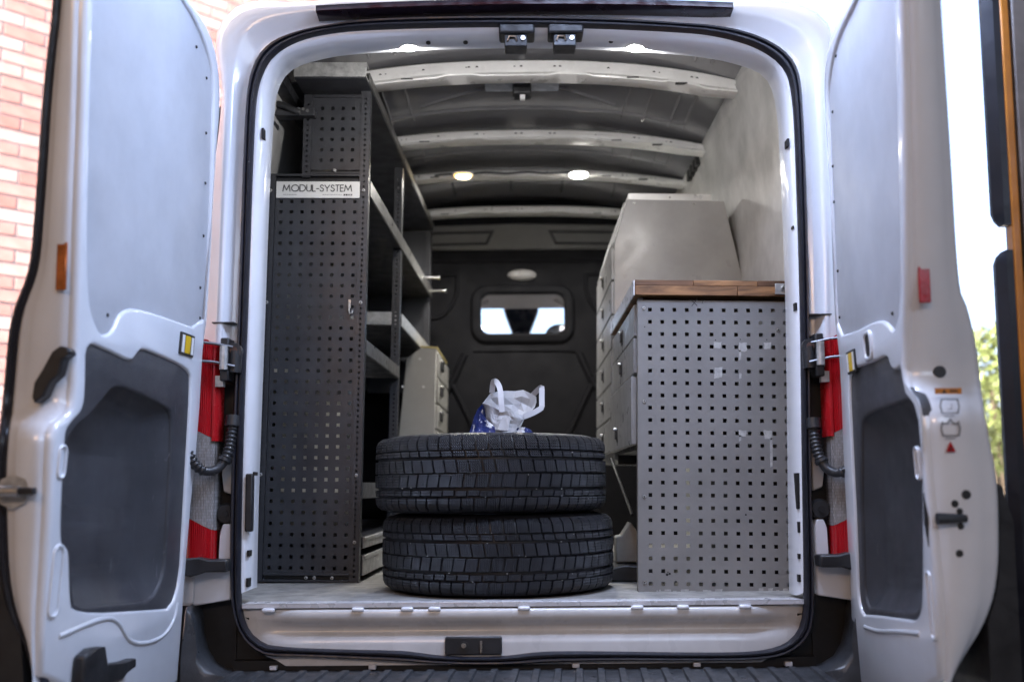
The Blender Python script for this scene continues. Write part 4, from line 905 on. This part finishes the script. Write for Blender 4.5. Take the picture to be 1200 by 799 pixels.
# worktop of glued strips
mb = MB(); mb.box(-.016, .478, .03, .80, .904, .950, w1); top = mb.build('worktop', bench, bevel=.002)
def strip(x0, x1, z0, z1, m):
    mb = MB(); j = random.uniform(-.001, .001); mb.box(x0 + .0006, x1 - .0006, -.016 + j, .0295, z0, z1, m); mb.build('wood_strip', top, bevel=.0012)
for (a, b, m_) in ((-.016, .165, w2), (.165, .362, w1), (.362, .478, w2)): strip(a, b, .9335, .951, m_)
for (a, b, m_) in ((-.016, .30, w1), (.30, .478, w1)): strip(a, b, .9035, .9325, m_)
mb = MB(); mb.box(-.021, -.0165, -.014, .80, .902, .950, alum); mb.build('edge_strip', top, bevel=.001)
mb = MB(); mb.box(.415, .478, -.021, -.0165, .908, .942, galv); mb.prism([(.468, .915), (.500, .935), (.508, .962), (.495, .955), (.478, .940), (.468, .942)], lambda a, b, d: (a, d, b), -.06, -.022, galv); mb.disc((.44, -.0212, .926), (0, -1, 0), .009, .006, zinc, 8); mb.build('corner_bracket', bench, bevel=.0015)
def drawer(par, x, y0, y1, z0, z1, hy, m=drawm, hz=None):
    mb = MB(); mb.box(x - .008, x + .01, y0, y1, z0, z1, m); d = mb.build('drawer', par, bevel=.003)
    hz = (z0 + z1) / 2 if hz is None else hz
    mb = MB(); mb.box(x - .010, x - .0081, hy - .022, hy + .022, hz - .026, hz + .026, blackp); mb.box(x - .016, x - .0101, hy - .013, hy + .013, hz - .016, hz + .014, inkm)
    mb.disc((x - .0101, hy, hz + .019), (-1, 0, 0), .006, .012, zinc, 8); mb.build('handle', d, bevel=.001)
drawer(bench, -.004, .05, .79, .785, .885, .42); drawer(bench, -.006, .05, .79, .668, .778, .42); drawer(bench, -.012, .06, .79, .445, .660, .52, hz=.50)
mb = MB(); mb.box(.01, .47, .79, .8, .40, .90, blackp); mb.box(.01, .012, .02, .8, .44, .90, blackp); mb.box(.012, .47, .03, .79, .435, .44, blackp); mb.build('carcass', bench)  # inside coloured black so the peg holes look dark
mb = MB(); mb.box(-.004, .012, .012, .04, .0, .90, blackp); mb.box(.0, .02, .05, .054, .46, .66, zinc); mb.build('corner_post', bench)
mb = MB(); mb.tube([(-.02, .75, .42), (.01, .30, .22)], .006, voidm, 8); mb.build('brace', bench)
mb = MB(); mb.box(.30, .47, .1, .79, .0, .42, voidm); mb.build('shade_box', bench)  # black box put in for the shade under the bench

# ================================================================ tower of drawers behind the bench
tow = root('drawer_tower', (.35, 1.06, 0), 'tall grey drawer tower with slanted sides behind the wooden bench top', 'drawer tower', rot=(0, LEAN, 0), local=True)
mb = MB()
side = [(-.002, .42), (.485, .42), (.509, 1.05), (.505, 1.126), (.432, 1.448), (.047, 1.452), (-.004, 1.272), (-.004, .9)]
plate(mb, side, [], lambda a, b, d: (a, -d, b), .0, -.012, .003, drawm); mb.build('end_panel', tow, bevel=0)
mb = MB(); mb.prism([(a + .008 * (1 if a < .2 else -1), b - .004) for a, b in side], lambda a, b, d: (a, d, b), .0125, .80, drawm); mb.build('tower_body', tow)
mb = MB(); plate(mb, side, [], lambda a, b, d: (a, .815 - d, b), .0, -.012, .003, drawm); mb.build('end_panel', tow)
mb = MB(); mb.box(.055, .385, .02, .79, 1.4525, 1.482, M('bright_strip', (.66, .66, .64), .35, metal=.5, var=.05)); mb.disc((.22, .0199, 1.467), (0, -1, 0), .0035, .001, inkm, 8); mb.build('top_rail', tow, bevel=.002)
mb = MB(); mb.prism([(.066, 1.432), (.02, 1.30)], lambda a, b, d: (a, d, b), 0, .1, drawm) if False else None
screws(tow, [(.075, -.0005, 1.437), (.312, -.0005, 1.434)])
zs_ = [1.262 - .136 * k for k in range(7)]
for k in range(6): drawer(tow, -.006, .02, .785, zs_[k + 1] + .004, zs_[k] - .003, .40)
mb = MB(); mb.prism([(.045, 1.440), (.041, 1.445), (-.008, 1.275), (-.004, 1.270)], lambda a, b, d: (a - .004, d, b), .02, .785, drawm); mb.build('slanted_flap', tow)

# ================================================================ bits lying under the bench
mb = MB(); mb.prism([(-.02, .0), (.05, .0), (.055, .10), (.03, .135), (.0, .09), (-.02, .085)], lambda a, b, d: (a, d, b), 0, .09, M('grey_block', (.32, .31, .28), .6)); o = mb.build('offcut', bevel=.004); o.location = (.335, .62, .06)
o['label'] = 'pale grey offcut in the dark space under the bench'; o['category'] = 'offcut'
mb = MB(); mb.prism([(-.03, 0), (.17, 0), (.17, .055), (.12, .06), (.10, .05), (.02, .055), (-.03, .04)], lambda a, b, d: (a, d, b), 0, .22, blackp); o = mb.build('tool_case', bevel=.006); o.location = (.31, .55, .002)
o['label'] = 'low black case on the floor under the bench beside the tyres'; o['category'] = 'case'

# ================================================================ tyres
tyre_m = M('tyre_rubber', (.0135, .014, .0185), .46, var=.28, scale=12, rvar=.14)
t = tyre_m.node_tree; L = t.links.new; tc = t.nodes.new('ShaderNodeTexCoord'); sp = t.nodes.new('ShaderNodeSeparateXYZ'); L(tc.outputs['Object'], sp.inputs[0])
at = t.nodes.new('ShaderNodeMath'); at.operation = 'ARCTAN2'; L(sp.outputs['Y'], at.inputs[0]); L(sp.outputs['X'], at.inputs[1])
zz = t.nodes.new('ShaderNodeMath'); zz.operation = 'PINGPONG'; L(sp.outputs['Z'], zz.inputs[0]); zz.inputs[1].default_value = .004
zm = t.nodes.new('ShaderNodeMath'); zm.operation = 'MULTIPLY'; L(zz.outputs[0], zm.inputs[0]); zm.inputs[1].default_value = 900.
am = t.nodes.new('ShaderNodeMath'); am.operation = 'MULTIPLY_ADD'; L(at.outputs[0], am.inputs[0]); am.inputs[1].default_value = 360.; L(zm.outputs[0], am.inputs[2])
sn = t.nodes.new('ShaderNodeMath'); sn.operation = 'SINE'; L(am.outputs[0], sn.inputs[0])
bp = t.nodes.new('ShaderNodeBump'); bp.inputs['Strength'].default_value = .9; bp.inputs['Distance'].default_value = .0022
L(sn.outputs[0], bp.inputs['Height']); L(bp.outputs['Normal'], t.nodes['Principled BSDF'].inputs['Normal'])
side_m = M('tyre_sidewall', (.015, .0155, .0185), .5, var=.2, scale=14, bump=.1)
groove = M('tyre_groove', (.009, .009, .011), .6, var=.1)
RT, WT = .366, .2365
def r_at(zf):
    u = abs(2 * zf - 1); return RT - .004 * u ** 2 - .030 * max(0, (u - .72) / .28) ** 2.2
def make_tyre(seed):
    rnd = random.Random(seed)
    mb = MB(); n = 96
    def ring(r, z, k0=0): return [(r * cos(2 * pi * k / n), r * sin(2 * pi * k / n), z) for k in range(n)]
    dep = .009
    pr = [(r_at(f) - dep, f * WT) for f in [.04, .12, .2, .35, .5, .65, .8, .88, .96]]
    up = [(RT - .052, WT * .992), (RT - .075, WT), (RT - .10, WT * .995), (RT - .125, WT * .97), (RT - .145, WT * .93), (RT - .152, WT * .86), (RT - .150, WT * .80)]
    lo = [(a, WT - b) for a, b in reversed(up)]
    mb.loft([ring(*q) for q in lo + pr + up], side_m, True, True)
    carc = mb
    tr = MB(); NB = 62
    rows = [(.035, .205, .0, .03, .006), (.218, .292, .5, .02, .004), (.325, .490, .2, .02, .009), (.503, .662, .7, .02, .009), (.694, .768, .35, .02, .004), (.781, .965, .1, .03, .006)]
    for (f0, f1, ph, gap, slant) in rows:
        for k in range(NB):
            st = 2 * pi / NB; g_ = .03 + gap * .4; a0 = (k + ph + g_) * st + rnd.uniform(-.004, .004); a1 = (k + ph + 1 - g_ * .6) * st
            js = slant if f0 < .5 else -slant
            zo = rnd.uniform(-.002, .002) if .3 < f0 < .7 else (.004 if k % 2 else -.004) * (1 if .2 < f0 < .75 else 0)
            na, nz = 3, 5 if (f0 < .05 or f0 > .77) else 3
            P = []
            for layer in (0, 1):
                for j in range(nz):
                    f = f0 + (f1 - f0) * j / (nz - 1) + zo
                    for i in range(na):
                        inset = .0016 if layer == 1 else 0
                        a = a0 + (a1 - a0) * i / (na - 1) + js * (j / (nz - 1) - .5) * 2
                        a += (inset / RT) * (1 if i == 0 else -1 if i == na - 1 else 0)
                        r = r_at(min(max(f, .02), .98)) - (dep + .002 if layer == 0 else 0)
                        z = f * WT + (.0012 if layer == 1 and j == 0 else -.0012 if layer == 1 and j == nz - 1 else 0)
                        P.append((r * cos(a), r * sin(a), z))
            I = lambda i, j, l: l * na * nz + j * na + i
            fs = [(I(i, j, 1), I(i + 1, j, 1), I(i + 1, j + 1, 1), I(i, j + 1, 1)) for j in range(nz - 1) for i in range(na - 1)]
            for i in range(na - 1): fs += [(I(i,0,0), I(i+1,0,0), I(i+1,0,1), I(i,0,1)), (I(i,nz-1,0), I(i,nz-1,1), I(i+1,nz-1,1), I(i+1,nz-1,0))]
            for j in range(nz - 1): fs += [(I(0,j,0), I(0,j,1), I(0,j+1,1), I(0,j+1,0)), (I(na-1,j,0), I(na-1,j+1,0), I(na-1,j+1,1), I(na-1,j,1))]
            tr.add(P, fs, tyre_m)
    return carc, tr
for i, (x, y, z, lab) in enumerate(((-.081, .415, .002, 'lower of the two stacked tyres, lying flat on the load floor'), (-.102, .400, .2395, 'upper of the two stacked tyres, carrying the crumpled paper bag'))):
    tr_ = root('tyre', (x, y, z), lab, 'tyre', 'tyres stacked in the load space', rot=(0, 0, .35 * i), local=True)
    a, b = make_tyre(3 + i); a.build('sidewall', tr_, angle=60); b.build('tread', tr_, angle=32, weld=False)
    mb = MB(); rnd = random.Random(11 + i)
    for k in range(14):      # grit caught in the grooves
        an = rnd.uniform(-2.5, -.6) - .35 * i; f = rnd.choice([.3, .5, .67, .2, .77]) + rnd.uniform(-.03, .03); r = r_at(f) - .003
        c = Vector((r * cos(an), r * sin(an), f * WT)); mb.disc(c, (cos(an), sin(an), 0), .0013, .004, whitep, 6, .0008)
    mb.build('grit', tr_, weld=False)['kind'] = 'stuff'

# ================================================================ paper carrier bag
bagp = (-.052, .22, .4755)
bag = root('carrier_bag', bagp, 'crumpled white and blue paper carrier bag standing open on the upper tyre', 'bag', local=True)
def bp_(px_, py_, y=0.): return ((px_ - 594) / 390, y, (505 - py_) / 390)       # sheet measured in the plane of the bag
def zq(a, b, y=0.): return bp_(540 + a / 8.875, 430 + b / 8.875, y)
bluep = M('blue_print_paper', (.008, .03, .22), .5, var=.1, scale=30, bump=.1, bscale=40)
t = bluep.node_tree   # white flashes in the blue print
cr = [n for n in t.nodes if n.type == 'VALTORGB'][0]; cr.color_ramp.elements[0].position = .575; cr.color_ramp.elements[1].position = .59
cr.color_ramp.elements[0].color = (.007, .018, .12, 1); cr.color_ramp.elements[1].color = (.62, .64, .68, 1)
def sheet(name, A, B, m, n=8, amp=.012, thick=.0005, seed=1, bend=.0):
    """crumpled paper between edge A and edge B (lists of 3-D points)"""
    from mathutils import noise
    a = resample(A, int(n * 1.6), False); b = resample(B, int(n * 1.6), False); mb = MB(); rings = []
    for j in range(n):
        t_ = j / (n - 1); r_ = []
        for p, q in zip(a, b):
            v = Vector(p).lerp(Vector(q), t_); w_ = noise.noise_vector(v * 16 + Vector((seed, 0, 0))); e = abs(noise.noise(v * 22 + Vector((0, seed, 0))))
            v = v + (w_ * amp + Vector((0, e * amp * 2.4, 0))) * min(1, t_ * 3 + .12)
            r_.append(tuple(v))
        rings.append(r_)
    mb.loft(rings, m, False, True); o = mb.build(name, bag, angle=3, weld=False); o.data.polygons.foreach_set('use_smooth', [False] * len(o.data.polygons))
    s_ = o.modifiers.new('thickness', 'SOLIDIFY'); s_.thickness = thick
    return o
back = [zq(235, 340, .0), zq(330, 200, .05), zq(400, 192, .062), zq(480, 180, .075), zq(545, 188, .08), zq(608, 174, .085), zq(632, 150, .085), zq(700, 188, .075), zq(768, 232, .06), zq(812, 262, .04), zq(800, 370, .0), zq(735, 455, -.02)]
sheet('back_panel', back, [zq(330, 560, .01), zq(360, 610, .06), zq(430, 640, .07), zq(470, 650, .08), zq(500, 650, .08), zq(530, 650, .08), zq(560, 650, .07), zq(580, 640, .05), zq(590, 630, .0), zq(600, 590, -.02)], paperw, seed=2, amp=.014, n=8)
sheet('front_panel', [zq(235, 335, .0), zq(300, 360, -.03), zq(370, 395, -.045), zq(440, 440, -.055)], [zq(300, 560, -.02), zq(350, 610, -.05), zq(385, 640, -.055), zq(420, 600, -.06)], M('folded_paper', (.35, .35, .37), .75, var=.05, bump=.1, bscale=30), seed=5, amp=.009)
sheet('front_fold', [zq(440, 438, -.055), zq(500, 430, -.06), zq(565, 462, -.06), zq(680, 480, -.035)], [zq(375, 648, -.062), zq(440, 655, -.065), zq(585, 660, -.06), zq(612, 580, -.035)], paperw, seed=9, amp=.010, n=6)
sheet('inner_fold', [zq(450, 500, -.062), zq(530, 500, -.066)], [zq(395, 628, -.066), zq(510, 640, -.07)], paperw, seed=12, amp=.002, n=8)
sheet('printed_side', [zq(185, 395, .01), zq(215, 420, -.02), zq(290, 520, -.04), zq(372, 600, -.058)], [zq(90, 668, .0), zq(180, 672, -.045), zq(270, 674, -.06), zq(375, 668, -.064)], bluep, seed=4, amp=.007)
sheet('side_gusset', [zq(185, 395, .012), zq(235, 335, .02), zq(250, 345, .0)], [zq(90, 668, .03), zq(200, 668, .03), zq(330, 640, -.02)], bluep, seed=6, amp=.005)
sheet('printed_side', [zq(600, 600, -.02), zq(680, 596, -.03), zq(740, 618, -.02), zq(770, 650, .0)], [zq(590, 672, -.03), zq(660, 675, -.04), zq(730, 675, -.03), zq(775, 672, .0)], bluep, seed=8, amp=.003, n=8)
def band_(name, pts, w_, seed):
    mb = MB(); P = resample(chaikin(pts, 1, False), 24, False); rings = []
    for k, p in enumerate(P):
        a = Vector(P[max(k - 1, 0)]); b = Vector(P[min(k + 1, 23)]); d = (b - a).normalized(); s_ = Vector((-d.z, 0.05, d.x)).normalized() * w_ / 2
        rings.append([tuple(Vector(p) - s_), tuple(Vector(p)), tuple(Vector(p) + s_)])
    mb.loft(rings, M('bright_paper', (.47, .47, .49), .7, var=.03), False, True); o = mb.build(name, bag, angle=4, weld=False); o.data.polygons.foreach_set('use_smooth', [False] * len(o.data.polygons)); sm = o.modifiers.new('thickness', 'SOLIDIFY'); sm.thickness = .0005
band_('handle', [zq(335, 215, .04), zq(348, 100, .03), zq(362, 92, .015), zq(392, 112, .0), zq(428, 190, -.03), zq(440, 320, -.05), zq(448, 445, -.058)], .0165, 1)
band_('handle', [zq(770, 235, .06), zq(832, 178, .04), zq(862, 168, .0), zq(866, 180, .0), zq(862, 300, -.01), zq(864, 385, -.02), zq(855, 400, -.02), zq(760, 455, -.03), zq(670, 490, -.038)], .0165, 2)

# ================================================================ outside
bw = root('brick_wall', (-3.62, 4.45, -.62), 'pale brick wall of the building outside on the left', 'brick wall')
TD = Vector((.7071, .7071, 0)); ND = Vector((.7071, -.7071, 0)); P0 = Vector((-3.62, 4.45, 0))
def bm_(name, stops, rnd=True):
    m = bpy.data.materials.new(name); m.use_nodes = True; t = m.node_tree; L = t.links.new; b = t.nodes['Principled BSDF']
    tc = t.nodes.new('ShaderNodeTexCoord'); n = t.nodes.new('ShaderNodeTexNoise'); n.inputs['Scale'].default_value = 9; n.inputs['Detail'].default_value = 6
    oi = t.nodes.new('ShaderNodeObjectInfo'); mx = t.nodes.new('ShaderNodeMath'); mx.operation = 'MULTIPLY_ADD'; mx.inputs[1].default_value = .55
    ms = t.nodes.new('ShaderNodeMath'); ms.operation = 'MULTIPLY'; ms.inputs[1].default_value = .5
    wn = t.nodes.new('ShaderNodeTexWhiteNoise')
    L(tc.outputs['Object'], n.inputs['Vector'])
    if rnd: L(oi.outputs['Random'], ms.inputs[0])
    else:
        wn = t.nodes.new('ShaderNodeTexNoise'); wn.inputs['Scale'].default_value = 4; L(tc.outputs['Object'], wn.inputs['Vector']); L(wn.outputs['Fac'], ms.inputs[0])
    L(n.outputs['Fac'], mx.inputs[0]); L(ms.outputs[0], mx.inputs[2])
    r = t.nodes.new('ShaderNodeValToRGB'); L(mx.outputs[0], r.inputs['Fac'])
    r.color_ramp.elements[0].position = .2; r.color_ramp.elements[1].position = .85
    r.color_ramp.elements[0].color = (*stops[0], 1); r.color_ramp.elements[1].color = (*stops[2], 1); e = r.color_ramp.elements.new(.5); e.color = (*stops[1], 1)
    L(r.outputs['Color'], b.inputs['Base Color']); b.inputs['Roughness'].default_value = .85
    bp = t.nodes.new('ShaderNodeBump'); bp.inputs['Strength'].default_value = .4; bp.inputs['Distance'].default_value = .006; L(n.outputs['Fac'], bp.inputs['Height']); L(bp.outputs['Normal'], b.inputs['Normal'])
    return m
stops = [(.25, .10, .085), (.31, .165, .145), (.36, .27, .25)]
bA = bm_('brick_clay', stops); bB = bm_('brick_clay_far', stops, False)
mort = M('mortar', (.17, .17, .185), .9, var=.08)
def wp(s_, n_, z): v = P0 + TD * s_ + ND * n_; return (v.x, v.y, z)
mb = MB()
def obox(mb, s0, s1, n0, n1, z0, z1, m):
    c = [wp(s_, n_, z) for z in (z0, z1) for s_, n_ in ((s0, n0), (s1, n0), (s1, n1), (s0, n1))]
    mb.add(c, [(0, 3, 2, 1), (4, 5, 6, 7), (0, 1, 5, 4), (1, 2, 6, 5), (2, 3, 7, 6), (3, 0, 4, 7)], m)
obox(mb, -5, 3.2, -.25, -.008, -.62, 5.6, mort); mb.build('mortar_bed', bw)
BL, BH, GP = .30, .10, .016
base = MB(); c0 = [(-(BL - GP) / 2, 0), ((BL - GP) / 2, 0)]
h2 = (BH - GP) / 2; l2 = (BL - GP) / 2
vs = [tuple(TD * a + ND * n_ + Vector((0, 0, z))) for n_, k in ((-.05, 1), (-.003, 1), (.0, .97)) for a, z in ((-l2 * k, -h2 * k), (l2 * k, -h2 * k), (l2 * k, h2 * k), (-l2 * k, h2 * k))]
base.add(vs, [(0, 1, 5, 4), (1, 2, 6, 5), (2, 3, 7, 6), (3, 0, 4, 7), (4, 5, 9, 8), (5, 6, 10, 9), (6, 7, 11, 10), (7, 4, 8, 11), (8, 9, 10, 11)], bA)
first = None; far = MB(); rnd = random.Random(5)
for r_ in range(61):
    z = -.57 + BH * r_
    for k in range(-17, 11):
        s_ = k * BL + (BL / 2 if r_ % 2 else 0); p = Vector(wp(s_, rnd.uniform(-.002, .004), z))
        if -.85 < s_ < .62 and .25 < z < 4.5 or .95 < s_ < 1.7 and 3.7 < z < 4.6:
            loc = p - Vector(bw.location)
            if first is None: first = base.build('brick', bw, off=(0, 0, 0)); first.location = loc
            else: dup(first, bw, loc, (0, rnd.uniform(-.006, .006), 0))
        else:
            far.add([tuple(Vector(v) + p) for v in vs], [(0, 1, 5, 4), (1, 2, 6, 5), (2, 3, 7, 6), (3, 0, 4, 7), (4, 5, 9, 8), (5, 6, 10, 9), (6, 7, 11, 10), (7, 4, 8, 11), (8, 9, 10, 11)], bB)
fo = far.build('brickwork', bw, weld=False); fo['kind'] = 'stuff'

# gate post on the right, beside the open door
gp = root('gate_post', (1.10, -.55, -.62), 'grey metal gate post with black rubber seal and orange strip on the right', 'gate post')
mb = MB(); mb.box(1.1320, 1.42, -.56, -.50, -.62, 1.9, gatem); mb.box(1.1380, 1.42, -.575, -.5605, -.62, 1.9, gatem); mb.build('post', gp, bevel=.004)
mb = MB(); mb.box(1.1120, 1.1315, -.575, -.545, -.62, 1.9, orangep); mb.build('orange_strip', gp, bevel=.004)
def gasket(z0, z1, a, b):
    mb = MB(); rings = []
    for z, k in ((z0, .45 if a else 1), (z0 + .012, .8 if a else 1), (z0 + .03, 1), (z1 - .03, 1), (z1 - .012, .8 if b else 1), (z1, .45 if b else 1)):
        xl = 1.1110 - .034 * k; rings.append([(xl, -.545, z), (xl, -.556, z), (1.0960, -.572, z), (1.1115, -.572, z), (1.1115, -.545, z)])
    mb.loft(rings, rubber, True, True, True); mb.build('rubber_seal', gp, angle=40)
gasket(-.62, .842, False, True); gasket(.90, 1.9, True, False)

# leafy shrub far outside on the right
leaf = M('pale_leaf', (.11, .14, .035), .6, var=.35, scale=3)
for i, (x, y, h, r, lab) in enumerate(((4.9, 7.2, 2.2, .9, 'leafy green shrub glimpsed through the gap beside the right door'),)):
    sh = root('shrub', (x, y, -.62), lab, 'shrub'); rnd = random.Random(21 + i)
    mb = MB(); 
    for k in range(9):
        a = rnd.uniform(0, 2 * pi); q = rnd.uniform(.2, .6); mb.tube([(x + .05 * cos(a), y + .05 * sin(a), -.62), (x + q * .4 * cos(a), y + q * .4 * sin(a), .3), (x + q * cos(a), y + q * sin(a), h - .9)], .02, M('bark', (.12, .09, .06), .8), 6, True, [.03, .02, .008])
    mb.build('stem', sh)
    mb = MB()
    for k in range(2600):
        a = rnd.uniform(0, 2 * pi); u = rnd.random() ** .5; zz_ = rnd.uniform(-.3, 1); rr = r * sqrt(max(.05, 1 - abs(zz_ - .15) ** 2)) * u * rnd.uniform(.7, 1.15)
        c = Vector((x + rr * cos(a), y + rr * sin(a), .75 + zz_ * 1.15)); d = Vector((rnd.gauss(0, 1), rnd.gauss(0, 1), rnd.gauss(0, 1))).normalized(); e = d.orthogonal().normalized(); f_ = d.cross(e); s_ = rnd.uniform(.04, .085)
        mb.add([c - e * s_, c - f_ * s_ * .4 + d * .01, c + e * s_, c + f_ * s_ * .4 + d * .01], [(0, 1, 2, 3)], leaf)
    mb.build('foliage', sh, weld=False)
bpy.context.view_layer.update()
